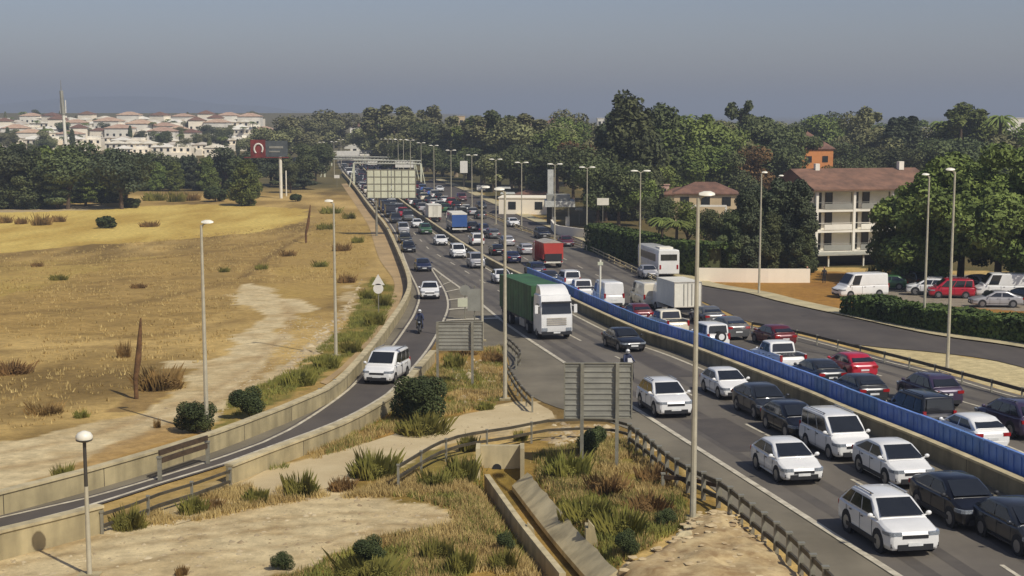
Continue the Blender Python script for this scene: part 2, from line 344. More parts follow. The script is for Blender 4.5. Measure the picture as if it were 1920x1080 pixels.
mr = nt.nodes.new('ShaderNodeMapRange'); mr.inputs[1].default_value = .3; mr.inputs[2].default_value = .7; mr.inputs[3].default_value = .62; mr.inputs[4].default_value = 1.2; nt.links.new(na.outputs[0], mr.inputs[0])
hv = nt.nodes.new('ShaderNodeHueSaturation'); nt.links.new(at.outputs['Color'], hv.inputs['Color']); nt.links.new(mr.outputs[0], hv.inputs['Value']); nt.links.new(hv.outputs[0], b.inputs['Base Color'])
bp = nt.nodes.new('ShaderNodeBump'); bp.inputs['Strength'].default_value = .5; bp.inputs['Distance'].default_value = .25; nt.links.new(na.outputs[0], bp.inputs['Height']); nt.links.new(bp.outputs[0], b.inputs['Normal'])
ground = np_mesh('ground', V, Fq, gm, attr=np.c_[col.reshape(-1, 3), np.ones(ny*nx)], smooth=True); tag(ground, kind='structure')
# ------------------------------------------------------------------ roads
def ribbon(name, left, right, dz, m, n=None, k=8, kind='structure'):
    n = n or int(max(length(left), length(right))/1.5)+2
    a = resample(left, n); b = resample(right, n); t = np.linspace(0, 1, k+1)[None, :, None]
    Q = a[:, None, :]*(1-t)+b[:, None, :]*t; Zq = gz(Q[..., 0], Q[..., 1])+dz
    Vq = np.concatenate([Q, Zq[..., None]], -1).reshape(-1, 3)
    ii = np.arange(n-1)[:, None]*(k+1)+np.arange(k)[None, :]
    o = np_mesh(name, Vq, np.stack([ii, ii+1, ii+k+2, ii+k+1], -1).reshape(-1, 4), m)
    if kind: tag(o, kind=kind)
    return o
def strip(name, line, w, dz, m, kind='structure'): return ribbon(name, offset(line, -w/2), offset(line, w/2), dz, m, k=2, kind=kind)
A_px = [(2080, 975), (1920, 905), (1740, 828), (1590, 768), (1491, 726), (1295, 650), (1193, 616), (1076, 563), (1020, 534), (945, 500), (874, 460), (820, 424), (780, 396), (745, 370), (715, 345), (695, 328), (678, 312), (668, 300), (664, 290), (662, 282)]
def low(l, d):   # a line drawn along a top edge d metres above the ground -> its foot
    return [(x, y+d*pxm(P(x, y))*0.97) for x, y in l]
FOOT = low(A_px, .8)
A = curve(FOOT)                                   # foot of the median wall
L_px = [(2150, 1380), (1900, 1221), (1680, 1080), (1430, 920), (1187, 765), (1061, 683), (950, 609), (880, 553), (812, 503)]
LF_px = [(749, 468), (737, 438), (721, 413), (697, 386), (662, 346), (643, 325), (634, 310), (632, 297), (638, 287), (648, 282)]
S_px = [(1400, 612), (1330, 575), (1240, 533), (1200, 515), (1100, 466), (1040, 450), (978, 431), (936, 413), (885, 393), (846, 377), (812, 360), (788, 345), (760, 330), (735, 317), (712, 305), (695, 294), (684, 283)]
C_px = [(2150, 800), (1914, 742), (1777, 702), (1683, 679), (1597, 655), (1480, 625), (1410, 612)]
edge_out = curve([(1560, 1120), (1480, 1040), (1400, 985), (1330, 925), (1250, 862), (1180, 806), (1150, 792), (1100, 788), (1035, 785), (1003, 752), (960, 700), (945, 640), (905, 610), (860, 600), (840, 560), (812, 503)])
Lc = curve(L_px); LFc = curve(LF_px); Sc = curve(S_px); Cc = curve(C_px)
big_left = curve([(1900, 1400), (1560, 1120), (1480, 1035), (1400, 972), (1330, 912), (1250, 858), (1180, 806), (1100, 780), (1010, 752), (960, 700), (946, 664), (880, 654), (830, 646), (826, 615), (828, 580), (815, 540), (800, 505), (780, 480), (749, 468), (737, 438), (721, 413), (697, 386), (662, 346), (643, 325), (634, 310), (632, 297), (638, 287), (648, 282)])
# carriageway towards the camera: a ribbon from its outer edge to the median wall, matched by depth
def xat(pl, Y):
    a = np.array(sorted(pl, key=lambda q: q[1])); return np.interp(Y, a[:, 1], a[:, 0])
def band(name, pl, pr, Y0, Y1, dz, m, step=1.5, k=10):
    Yv = np.arange(Y0, Y1, step); xl = xat(pl, Yv); xr = xat(pr, Yv); t = np.linspace(0, 1, k+1)[None, :]
    Xq = xl[:, None]*(1-t)+xr[:, None]*t; Yq = np.broadcast_to(Yv[:, None], Xq.shape); Zq = gz(Xq, Yq)+dz; n = len(Yv)
    ii = np.arange(n-1)[:, None]*(k+1)+np.arange(k)[None, :]
    o = np_mesh(name, np.stack([Xq, Yq, Zq], -1).reshape(-1, 3), np.stack([ii, ii+1, ii+k+2, ii+k+1], -1).reshape(-1, 4), m); tag(o, kind='structure'); return o
YFAR = min(A[-1][1], LFc[-1][1], Sc[-1][1])-2
band('road_shoulder', big_left, A, 24, YFAR, .03, M('asphalt_shoulder'))
Lall = Lc+[q for q in LFc]
band('road', offset(Lall, 0), offset(A, -1.2) if A[0][0] > A[-1][0] else A, 24, YFAR, .05, M('asphalt'))
right_edge = Sc+Cc
band('road_beyond_median', A, right_edge, 30, YFAR, .03, M('asphalt'))
# service road
serv_up = curve([(2200, 715), (1920, 655), (1749, 630), (1600, 598), (1460, 567), (1400, 551), (1340, 541), (1290, 530), (1200, 497), (1100, 456), (1020, 424), (978, 407), (940, 390), (900, 372), (870, 358), (845, 348), (810, 335)])
serv_low = curve([(2200, 790), (1920, 690), (1777, 664), (1597, 646), (1480, 618), (1410, 606), (1345, 578), (1240, 532), (1200, 512), (1100, 464), (1040, 447), (978, 428), (936, 410), (885, 390), (846, 373), (812, 356), (790, 345)])
ribbon('service_road', serv_low, serv_up, .045, M('asphalt_new'), n=400, k=6)
strip('service_road_pavement', offset(serv_up, 1.4), 2.2, .12, M('pavement'))
strip('service_road_kerb', offset(serv_up, .2), .3, .14, M('concrete_light'))
# slip road
slip_l = curve([(-260, 1030), (0, 970), (160, 934), (300, 893), (433, 850), (533, 808), (640, 737), (693, 683), (724, 657), (755, 616), (774, 584), (781, 551), (765, 512), (749, 468)])
slip_r = curve([(-260, 1068), (0, 998), (160, 957), (300, 912), (430, 872), (500, 846), (640, 793), (720, 750), (753, 722), (808, 657), (838, 600), (845, 570), (835, 540), (812, 503)])
ribbon('slip_road', slip_l, slip_r, .06, M('asphalt_new'), n=220, k=6)
shoulder_l = curve([(-260, 1000), (0, 948), (160, 912), (300, 872), (400, 842), (500, 804), (567, 776), (640, 715), (698, 668), (735, 622), (759, 580), (768, 545), (757, 512), (742, 474)])
ribbon('slip_road_shoulder', shoulder_l, slip_l, .035, M('asphalt_shoulder'), n=200, k=3)
ribbon('concrete_path', curve([(445, 912), (495, 884), (640, 846), (807, 794), (933, 765), (1003, 754), (1035, 772)]), curve([(330, 985), (430, 955), (520, 932), (640, 912), (747, 872), (827, 832), (957, 802), (1040, 784)]), .025, M('path_concrete'), n=120, k=6)
# painted lines
strip('edge_line', Lc, .28, .062, M('line_paint'))
strip('edge_line_right', offset(A, -1.25), .22, .062, M('line_paint'))
strip('slip_line_left', offset(slip_l, .25), .18, .07, M('line_paint'))
strip('slip_line_right', offset(slip_r, -.25), .18, .07, M('line_paint'))
strip('edge_line_far', offset(LFc, .5), .18, .062, M('line_paint'))
strip('edge_line_beyond', offset(Cc, -.7), .18, .05, M('line_paint'))
def lane_line(name, pl, pr, t, Y0, Y1, dz, dash=4.0, gap=8.5, solid=False):
    Yv = np.arange(Y0, Y1, 1.0); x = xat(pl, Yv)*(1-t)+xat(pr, Yv)*t; line = resample([tuple(q) for q in np.c_[x, Yv]], int((Y1-Y0)))
    s = np.r_[0, np.cumsum(np.hypot(*np.diff(line, axis=0).T))]; mb = MB(); d = 0
    while d+dash < s[-1]:
        q = [(float(np.interp(u, s, line[:, 0])), float(np.interp(u, s, line[:, 1]))) for u in np.linspace(d, d+dash, 4)]
        l, r = offset(q, -.08), offset(q, .08)
        for i in range(3):
            mb.quad(*[(p[0], p[1], float(gz(*p))+dz) for p in (l[i], r[i], r[i+1], l[i+1])])
        d += dash+gap
    o = mb.build(name, M('line_paint')); tag(o, kind='structure')
Ain = offset(A, -1.25)
lane_line('lane_markings', Lall, Ain, .52, 40, 300, .064)
lane_line('lane_markings_beyond', A, right_edge, .36, 60, 300, .045)
lane_line('lane_markings_beyond', A, right_edge, .66, 60, 300, .045)
def lane_strip(name, pl, pr, t, w, Y0, Y1, dz, m):
    Yv = np.arange(Y0, Y1, 2.0); x = xat(pl, Yv)*(1-t)+xat(pr, Yv)*t+(vnoise(Yv, Yv*0, 17, 44)-.5)*.25; q = [tuple(v) for v in np.c_[x, Yv]]
    strip(name, q, w, dz, M(m))
for t in (.15, .33, .66, .85): lane_strip('tyre_track', Lall, Ain, t, .55, 40, 260, .054, 'asphalt_worn')
for t in (.1, .26, .45, .58, .75, .9): lane_strip('tyre_track', A, right_edge, t, .55, 50, 260, .036, 'asphalt_worn')
for i, (t, Y, L_, w) in enumerate(((.3, 62, 9, 2.4), (.75, 84, 14, 1.6), (.4, 120, 10, 2.6), (.7, 55, 5, 1.2))): lane_strip('road_patch', Lall, Ain, t, w, Y, Y+L_, .058, 'asphalt_patch')
# gore hatching
gl = [(812, 505), (828, 530), (838, 556), (842, 580), (836, 603)]; gr = [(815, 503), (850, 530), (885, 560), (920, 586), (952, 611)]
hm = MB()
gw_l = resample(curve(gl), 14); gw_r = resample(curve(gr), 14)
for i in range(3, 14, 2):
    a = gw_l[i]; c = gw_r[max(0, i-1)]; a2 = a+np.array([0, 1.0]); c2 = c+np.array([0, 1.0])
    for t0, t1 in zip(np.linspace(0, 1, 6)[:-1], np.linspace(0, 1, 6)[1:]):
        q = [a*(1-t0)+c*t0, a*(1-t1)+c*t1, a2*(1-t1)+c2*t1, a2*(1-t0)+c2*t0]
        hm.quad(*[(p[0], p[1], float(gz(*p))+.075) for p in q])
tag(hm.build('gore_markings', M('line_paint')), kind='structure')
# ------------------------------------------------------------------ vehicles (local: +Y forward, base at z = 0)
KINDS = {   # L, W, H, nose_h, hood_h(cowl), belt, tail_h, y: cowl, roof_f, roof_r, glass_rear_bottom, wheel r
 'hatch': dict(L=4.15, W=1.82, H=1.48, nose=.76, cowl=1.0, belt=.95, tail=1.02, yc=1.15, rf=.2, rr=-1.15, rb=-1.88, r=.33),
 'sedan': dict(L=4.6, W=1.85, H=1.46, nose=.74, cowl=.97, belt=.94, tail=1.03, yc=1.1, rf=.2, rr=-1.0, rb=-1.72, r=.33),
 'suv':   dict(L=4.45, W=1.92, H=1.68, nose=.92, cowl=1.12, belt=1.08, tail=1.12, yc=1.22, rf=.32, rr=-1.45, rb=-2.08, r=.38),
 'crossover': dict(L=4.35, W=1.86, H=1.58, nose=.86, cowl=1.06, belt=1.04, tail=1.16, yc=1.3, rf=.35, rr=-.95, rb=-1.95, r=.36),
 'mpv':   dict(L=4.35, W=1.86, H=1.84, nose=.88, cowl=1.16, belt=1.08, tail=1.06, yc=1.4, rf=.55, rr=-1.98, rb=-2.10, r=.32),
 'jeep':  dict(L=4.0, W=1.80, H=1.84, nose=.98, cowl=1.12, belt=1.10, tail=1.10, yc=.62, rf=.42, rr=-1.72, rb=-1.82, r=.40),
 'pickup':dict(L=5.2, W=1.88, H=1.80, nose=.94, cowl=1.16, belt=1.12, tail=1.10, yc=1.1, rf=.5, rr=-.75, rb=-.95, r=.39),
 'van':   dict(L=5.4, W=2.0, H=2.35, nose=.95, cowl=1.35, belt=1.25, tail=1.25, yc=1.85, rf=1.15, rr=-2.55, rb=-2.62, r=.35),
}
def body_mb(k, windows=True):
    L, W, H = k['L'], k['W'], k['H']; h = W/2; b = MB(); y0, y1 = L/2, -L/2
    def ring(y, w, zt, zb=.24, crown=.03):
        s = zt-zb
        return [(w*.90, y, zb), (w, y, zb+.18*s+.03), (w*1.0, y, zb+.62*s), (w*.965, y, zb+.9*s), (w*.86, y, zt), (w*.4, y, zt+crown), (-w*.4, y, zt+crown), (-w*.86, y, zt), (-w*.965, y, zb+.9*s), (-w, y, zb+.62*s), (-w, y, zb+.18*s+.03), (-w*.90, y, zb)]
    rr = []
    tail = k['tail']; pick = 'rb' in k and k['L'] > 5 and k['H'] < 2
    rr.append(ring(y0, h*.80, k['nose']-.16, .34, .0)); rr.append(ring(y0-.07, h*.90, k['nose']-.05, .26, .01)); rr.append(ring(y0-.28, h*.965, k['nose']+.02, .24, .03))
    rr.append(ring(y0-.6, h, k['nose']+(k['cowl']-k['nose'])*.42, .24)); rr.append(ring(k['yc']+.12, h, k['cowl']-.03, .24)); rr.append(ring(k['yc']-.3, h, k['belt']+.0, .24, 0))
    rr.append(ring(0, h, k['belt'], .24, 0)); rr.append(ring(k['rb']+.5, h, k['belt'], .24, 0)); rr.append(ring(k['rb']+.02, h*.99, tail, .24, .0))
    if y1+.3 < k['rb']-.1: rr.append(ring(y1+.3, h*.97, tail, .26, .02))
    rr.append(ring(y1+.07, h*.93, tail-.08, .28, 0)); rr.append(ring(y1, h*.84, tail-.2, .34, 0))
    b.loft(rr)
    return b
def cabin_pts(k):
    h = k['W']/2; boxy = k['H'] > 1.75; wt = h*(.86 if boxy else .76); wb = h*.93
    zb = k['belt']-.03; H = k['H']
    return h, wt, wb, zb, H
def make_vehicle(kind, paint, extras=()):
    k = KINDS[kind]; L = k['L']; r = k['r']; root = empty('parked_car', (0, 0, 0)); pm = M('paint_'+paint)
    b = body_mb(k); h, wt, wb, zb, H = cabin_pts(k); yc, rf, rrr, rb = k['yc'], k['rf'], k['rr'], k['rb']
    def sec(y, wl, z0, wu, z1, crown=.0):
        return [(wl, y, z0), ((wl+wu)/2+.02, y, (z0+z1)/2), (wu, y, z1-.05), (wu*.85, y, z1), (wu*.3, y, z1+crown), (-wu*.3, y, z1+crown), (-wu*.85, y, z1), (-wu, y, z1-.05), (-(wl+wu)/2-.02, y, (z0+z1)/2), (-wl, y, z0)]
    cz = k['cowl']-.05
    cab = [sec(yc, wb*.98, zb, wb*.93, cz+.05), sec((yc+rf)/2, wb, zb, (wb+wt)/2, (cz+H)/2+.02, .01), sec(rf, wb, zb, wt, H-.03, .015), sec(rf-.35, wb, zb, wt, H, .02), sec(rrr*.5, wb, zb, wt, H, .02), sec(rrr+.1, wb, zb, wt, H-.02, .015), sec(rrr, wb*.99, zb, wt*.98, H-.05, .01), sec(rb, wb*.96, zb, wb*.90, k['tail']+.06)]
    b.loft(cab)
    for sy in (L*.305, -L*.30):     # arches
        for sx in (-1, 1): pass
    if kind == 'pickup':
        for sx in (-1, 1): b.box((sx*(h-.07), -1.75, 1.14), (.1, 1.5, .14))
    body = b.build('body', pm, root, 38, fix=True); bv = body.modifiers.new('bevel', 'BEVEL'); bv.width = .045; bv.segments = 2; bv.limit_method = 'ANGLE'; bv.angle_limit = math.radians(24); bv.use_clamp_overlap = True
    if kind == 'pickup': t = MB().box((0, -1.75, 1.115), (k['W']-.3, 1.45, .03)).build('cargo_bed', M('trim'), root)
    # glass, a few mm proud of the cabin
    def lerp(a, b_, t): return tuple(a[i]*(1-t)+b_[i]*t for i in range(3))
    e = .012
    nrm_f = Vector((0, H-cz, yc-rf)).normalized()*e
    g = MB(); x0, x1 = wb*.86, wt*.84
    g.quad((-x0, yc-.04, cz+.09), (x0, yc-.04, cz+.09), (x1, rf+.06, H-.09), (-x1, rf+.06, H-.09))
    gv = []
    for v in g.v: gv.append((v[0], v[1]+nrm_f.y*1.6+.02, v[2]+nrm_f.z*1.6+.02))
    g.v = gv; g.build('windscreen', M('glass'), root)
    g = MB(); zt = k['tail']+.10; nb = Vector((0, -(H-zt), -(rb-rrr))).normalized()*e
    if 'panel' not in extras:
        g.quad((x0*.95, rb+.03-.03, zt), (-x0*.95, rb, zt), (-x1*.95, rrr-.05, H-.13), (x1*.95, rrr-.05, H-.13))
        g.v = [(v[0], v[1]-.035, v[2]+.015) for v in g.v]; g.build('rear_window', M('glass'), root)
    zl, zh = k['belt']+.04, H-.13
    def xz(z): t = (z-zb)/(H-.05-zb); return wb*(1-t)+wt*t+.028
    for sx in (-1, 1):
        yf0, yf1 = yc-.22-.1, rf-.0; cols = [(.0, .46), (.50, .97)] if kind not in ('van',) else [(.0, .24)]
        if kind in ('mpv', 'suv', 'jeep'): cols = [(.0, .36), (.39, .72), (.75, .98)]
        if 'panel' in extras and kind == 'mpv': cols = [(.0, .36)]
        if 'panel' in extras and kind == 'van': cols = [(.0, .22)]
        a0, a1 = yf0, rb+.18; c0, c1 = yf1-.02, rrr+.06
        for i, (u0, u1) in enumerate(cols):
            q = MB(); 
            q.quad((sx*xz(zl), a0+(a1-a0)*u0, zl), (sx*xz(zl), a0+(a1-a0)*u1, zl), (sx*xz(zh), c0+(c1-c0)*u1, zh), (sx*xz(zh), c0+(c1-c0)*u0, zh))
            q.build('side_window', M('glass'), root)
    # wheels
    for sy in (L*.305, -L*.29):
        for sx in (-1, 1):
            x = sx*(h-.10)
            t = MB(); t.cyl((x-.1, sy, r), (x+.1, sy, r), r, n=16); t.cyl((sx*(h-.01)-.012, sy, r+.02), (sx*(h-.01)+.012, sy, r+.02), r*1.16, n=16)
            tw = t.build('wheel', M('tyre'), root, 30)
            MB().cyl((x+sx*.098, sy, r), (x+sx*.116, sy, r), r*.66, n=12).build('rim', M('rim' if 'steel' not in extras else 'trim'), tw)
    # lamps, grille, plates, bumpers, mirrors
    n = k['nose']; yb = L/2
    for sx in (-1, 1):
        q = MB(); q.prism_z([(sx*h*.5, yb+.012), (sx*h*.80, yb-.0), (sx*h*.93, yb-.09), (sx*(h*.975+.02), yb-.30), (sx*(h*.98+.02), yb-.5), (sx*h*.8, yb-.4), (sx*h*.5, yb-.14)][::sx], n-.17, n-.045); q.build('headlight', M('head_glass'), root)
        q = MB(); tz = k['tail']
        if H > 1.75: q.box((sx*h*.86, -L/2+.05, tz-.12), (.16, .1, .42))
        else: q.box((sx*h*.74, -L/2+.045, tz-.22), (.36, .12, .16))
        q.build('tail_light', M('tail_red'), root)
        q = MB(); q.ball((sx*(h+.10), yc-.25, k['belt']+.10), (.11, .07, .085), 8, 5); q.cyl((sx*(h-.06), yc-.25, k['belt']+.03), (sx*(h+.08), yc-.25, k['belt']+.06), .025, n=6)
        q.build('mirror', pm if paint != 'black' else M('trim'), root, 40)
    q = MB(); q.box((0, yb-.005, n-.2), (h*.95, .05, .11)); q.box((0, yb-.01, .37), (h*1.3, .08, .2)); [q.box((sx*h*.78, yb-.09, .42), (.2, .1, .14)) for sx in (-1, 1)]; q.build('grille', M('trim'), root)
    if 'chrome' in extras:
        q = MB(); [q.box((0, yb+.022, n-.25+.05*j), (h*.78, .02, .018)) for j in range(3)]; q.build('grille_bar', M('chrome'), root)
    MB().box((0, yb+.03, .47 if H < 1.75 else .5), (.52, .02, .11)).build('licence_plate', M('plate'), root)
    MB().box((0, -yb-.008, .62 if kind not in ('suv', 'jeep', 'van') else .78), (.52, .02, .11)).build('licence_plate', M('plate'), root)
    q = MB(); q.box((0, -yb+.02, .38), (h*1.5, .1, .2)); q.box((0, 0, .255), (h*1.9, L*.55, .06)); q.build('bumper', M('trim') if kind in ('suv', 'jeep', 'mpv', 'van', 'pickup') else pm, root)
    for sx in (-1, 1):
        for y_ in ((yc-.35, -.15, rb+.75) if kind not in ('van', 'pickup') else (yc-.35, yc-1.5)): MB().box((sx*(h+.001), y_, k['belt']*.62), (.012, .018, k['belt']*.62)).build('door_seam', M('trim'), root)
        [MB().box((sx*(h+.012), y_, k['belt']*.86), (.03, .16, .03)).build('door_handle', M('trim'), root) for y_ in (.05, -.95)]
    if kind in ('suv', 'crossover', 'jeep'):
        [MB().box((sx*(h-.0), 0, .36), (.05, L*.58, .16)).build('side_cladding', M('trim'), root) for sx in (-1, 1)]
    if kind in ('suv', 'mpv'):
        for sx in (-1, 1):
            q = MB(); q.box((sx*wt*.86, (rf+rrr)/2, H+.05), (.04, abs(rrr-rf)*.85, .03)); q.box((sx*wt*.86, rf-.3, H+.02), (.04, .08, .05)); q.box((sx*wt*.86, rrr+.3, H+.02), (.04, .08, .05)); q.build('roof_rail', M('chrome') if paint not in ('black',) else M('trim'), root)
    if kind == 'jeep':
        q = MB(); q.cyl((.1, -L/2-.02, .98), (.1, -L/2-.22, .98), .38, n=18); t = q.build('spare_wheel', M('tyre'), root, 30)
        MB().cyl((.1, -L/2-.22, .98), (.1, -L/2-.25, .98), .22, n=14).build('wheel_cover', M('paint_white'), t)
    if 'barrack' in extras:
        q = MB(); [q.box((0, y, H+.06), (wt*1.8, .05, .03)) for y in (rf-.5, rrr+.5)]; q.build('roof_rack', M('trim'), root)
    return root
def wheels(root, L, W, r, ys, dual=False):
    for sy in ys:
        for sx in (-1, 1):
            x = sx*(W/2-.17); t = MB(); t.cyl((x-.16, sy, r), (x+.16, sy, r), r, n=18); tw = t.build('wheel', M('tyre'), root, 30)
            MB().cyl((x+sx*.158, sy, r), (x+sx*.175, sy, r), r*.55, n=12).build('rim', M('rim'), tw)
def cab_mb(W, y0, y1, z0, z1, rake=.22):
    b = MB(); h = W/2; zm = z0+(z1-z0)*.42
    def r(z, yf, w): return [(w*.93, yf, z), (w, yf-.14, z), (w, y1, z), (-w, y1, z), (-w, yf-.14, z), (-w*.93, yf, z)]
    b.loft([r(z0, y0-.08, h*.98), r(z0+.25, y0, h), r(zm, y0, h), r(zm+(z1-zm)*.62, y0-rake*.6, h*.98), r(z1-.08, y0-rake-.1, h*.95), r(z1, y0-rake-.35, h*.88)])
    return b, zm
def make_truck(kind):
    """goods vehicles: 'semi', 'box_white', 'box_grey', 'tipper', 'flat_blue'"""
    root = empty('truck', (0, 0, 0)); W = 2.5
    if kind == 'semi':
        L = 14.5; y0 = L/2; b, zm = cab_mb(W, y0, y0-2.2, .45, 3.35); b.build('cab', M('paint_white'), root, 35, fix=True)
        q = MB(); q.loft([[(1.1, y0-.5, 3.3), (1.1, y0-2.1, 3.3), (-1.1, y0-2.1, 3.3), (-1.1, y0-.5, 3.3)], [(1.05, y0-.75, 3.6), (1.05, y0-2.1, 3.75), (-1.05, y0-2.1, 3.75), (-1.05, y0-.75, 3.6)], [(1.0, y0-1.3, 3.9), (1.0, y0-2.1, 3.98), (-1.0, y0-2.1, 3.98), (-1.0, y0-1.3, 3.9)]]); q.build('roof_deflector', M('paint_white'), root, 35, fix=True)
        MB().quad((-1.12, y0+.012, 1.95), (1.12, y0+.012, 1.95), (1.08, y0-.09, 2.72), (-1.08, y0-.09, 2.72)).build('windscreen', M('glass'), root)
        MB().box((0, y0+.02, 2.8), (2.2, .3, .12)).build('sun_visor', M('trim'), root)
        for sx in (-1, 1):
            MB().quad((sx*1.262, y0-.3, 1.95), (sx*1.262, y0-1.25, 1.95), (sx*1.245, y0-1.25, 2.65), (sx*1.245, y0-.35, 2.65)).build('side_window', M('glass'), root)
            MB().box((sx*.92, y0+.01, .78), (.42, .06, .24)).build('headlight', M('head_glass'), root)
            q = MB(); q.box((sx*1.5, y0-.2, 2.3), (.24, .12, .62)); q.cyl((sx*1.22, y0-.2, 2.55), (sx*1.45, y0-.2, 2.5), .03, n=6); q.build('mirror', M('paint_white'), root)
        q = MB(); [q.box((0, y0+.02, z), (1.5, .05, .09)) for z in (1.15, 1.3, 1.45, 1.6)]; q.build('grille', M('box_grey'), root)
        q = MB(); q.box((0, y0+.0, .5), (2.3, .16, .22)); q.build('bumper', M('trim'), root)
        MB().box((0, y0+.09, .55), (.52, .02, .11)).build('licence_plate', M('plate'), root)
        q = MB(); 
        for i in range(24):
            ya = y0-2.9-i*.48; q.box((0, ya-.24, 2.45), (2.5+.03*(i % 2), .47, 2.7))
        q.build('curtain_side', M('tarp_green'), root)
        q = MB(); q.box((0, y0-8.65, .98), (2.3, 11.6, .22)); q.box((0, y0-3.2, .7), (.9, 4.5, .3)); q.build('chassis', M('trim'), root)
        [MB().box((sx*1.1, y0-5.8, .75), (.5, 1.6, .6)).build('fuel_tank', M('box_grey'), root) for sx in (-1, 1)]
        wheels(root, L, W, .5, (y0-1.3, y0-4.4, y0-10.6, y0-11.9, y0-13.2))
    elif kind in ('box_white', 'box_grey'):
        L = 7.4; y0 = L/2; b, zm = cab_mb(2.2, y0, y0-1.7, .4, 2.45); b.build('cab', M('paint_white'), root, 35, fix=True)
        MB().quad((-1.0, y0+.012, 1.4), (1.0, y0+.012, 1.4), (.96, y0-.1, 2.1), (-.96, y0-.1, 2.1)).build('windscreen', M('glass'), root)
        hgt = 2.15; q = MB(); q.box((0, y0-4.6, .95+hgt/2), (2.4, 5.5, hgt)); q.build('cargo_box', M('box_white'), root)
        q = MB(); yr = y0-7.36
        for x in (-1.19, 0, 1.19): q.box((x, yr-.01, .95+hgt/2), (.05, .04, hgt))
        for z in (.97, .95+hgt-.03): q.box((0, yr-.012, z), (2.42, .045, .07))
        q.build('rear_door_frame', M('box_grey'), root)
        q = MB(); [MB().cyl((x, yr-.04, 1.1), (x, yr-.04, 2.95), .02, n=6).build('door_bar', M('galvanised'), root) for x in (-.35, .35)]
        MB().box((0, yr+.1, .6), (2.2, .12, .2)).build('bumper', M('trim'), root)
        for sx in (-1, 1): MB().box((sx*.95, yr+.03, .66), (.3, .05, .12)).build('tail_light', M('tail_red'), root)
        MB().box((0, y0-4, .7), (1.0, 6.2, .25)).build('chassis', M('trim'), root); wheels(root, L, 2.3, .42, (y0-1.2, y0-5.4))
    elif kind == 'tipper':
        L = 8.2; y0 = L/2; b, zm = cab_mb(2.4, y0, y0-2.0, .5, 2.9); b.build('cab', M('paint_brick'), root, 35, fix=True)
        MB().quad((-1.1, y0+.012, 1.6), (1.1, y0+.012, 1.6), (1.06, y0-.12, 2.4), (-1.06, y0-.12, 2.4)).build('windscreen', M('glass'), root)
        q = MB(); q.loft([[(1.05, y0-2.3, 1.1), (1.25, y0-2.3, 3.1), (-1.25, y0-2.3, 3.1), (-1.05, y0-2.3, 1.1)], [(1.05, y0-8.1, 1.1), (1.25, y0-8.1, 3.1), (-1.25, y0-8.1, 3.1), (-1.05, y0-8.1, 1.1)]])
        for j in range(6): [q.box((sx*1.2, y0-2.6-j*1.05, 2.1), (.16, .1, 2.0)) for sx in (-1, 1)]
        q.build('tipper_body', M('paint_brick'), root, fix=True)
        q = MB(); q.loft([[(1.22, y0-2.3, 3.12), (.0, y0-2.3, 3.4), (-1.22, y0-2.3, 3.12)], [(1.22, y0-8.0, 3.12), (.0, y0-8.0, 3.45), (-1.22, y0-8.0, 3.12)]]); q.build('load_cover', M('box_grey'), root, fix=True)
        MB().box((0, y0-8.13, 1.35), (2.1, .1, .9)).build('underbody', M('trim'), root)
        MB().box((0, y0-8.05, .75), (2.4, .14, .24)).build('bumper', M('box_white'), root)
        for sx in (-1, 1): MB().box((sx*1.05, y0-8.13, .8), (.22, .06, .16)).build('tail_light', M('tail_red'), root)
        MB().box((0, y0-4.6, .8), (1.0, 7, .3)).build('chassis', M('trim'), root); wheels(root, L, 2.4, .5, (y0-1.3, y0-5.6, y0-6.9))
    elif kind == 'lorry_blue':
        L = 9; y0 = L/2; b, zm = cab_mb(2.4, y0, y0-2.0, .5, 3.0); b.build('cab', M('paint_white'), root, 35, fix=True)
        MB().box((0, y0-5.5, 2.1), (2.5, 6.8, 2.0)).build('cargo_box', M('paint_blue'), root); MB().box((0, y0-5.5, 3.2), (2.52, 6.82, .22)).build('box_roof', M('box_white'), root)
        MB().box((0, y0-8.9, .75), (2.4, .14, .22)).build('bumper', M('box_white'), root)
        MB().box((0, y0-4.6, .8), (1.0, 8, .3)).build('chassis', M('trim'), root); wheels(root, L, 2.4, .5, (y0-1.3, y0-6.6))
    return root, L
def make_coach():
    root = empty('coach', (0, 0, 0)); L = 12; h = 1.25
    b = MB(); 
    def r(y, w, zt, zb=.35): return [(w*.97, y, zb), (w, y, zb+.4), (w, y, zt-.35), (w*.94, y, zt-.08), (w*.7, y, zt), (-w*.7, y, zt), (-w*.94, y, zt-.08), (-w, y, zt-.35), (-w, y, zb+.4), (-w*.97, y, zb)]
    b.loft([r(6, h*.93, 3.0, .45), r(5.85, h, 3.2), r(-5.9, h, 3.2), r(-6, h*.96, 3.1, .45)]); b.build('body', M('paint_white'), root, 30, fix=True)
    for sx in (-1, 1):
        q = MB(); q.box((sx*(h+.004), .3, 2.15), (.03, 9.6, .85)); q.build('side_window', M('glass'), root)
    MB().box((0, 6.0, 1.95), (2.15, .06, 1.3)).build('windscreen', M('glass'), root)
    MB().box((0, -6.0, 2.3), (1.9, .06, .7)).build('rear_window', M('glass'), root)
    for sx in (-1, 1): MB().box((sx*1.0, -6.0, 1.2), (.2, .06, .5)).build('tail_light', M('tail_red'), root); MB().box((sx*.95, 6.0, .9), (.34, .06, .2)).build('headlight', M('head_glass'), root)
    MB().box((0, -3.5, 3.28), (1.6, 2.2, .2)).build('roof_unit', M('box_white'), root)
    wheels(root, L, 2.5, .5, (3.6, -3.0)); return root, L
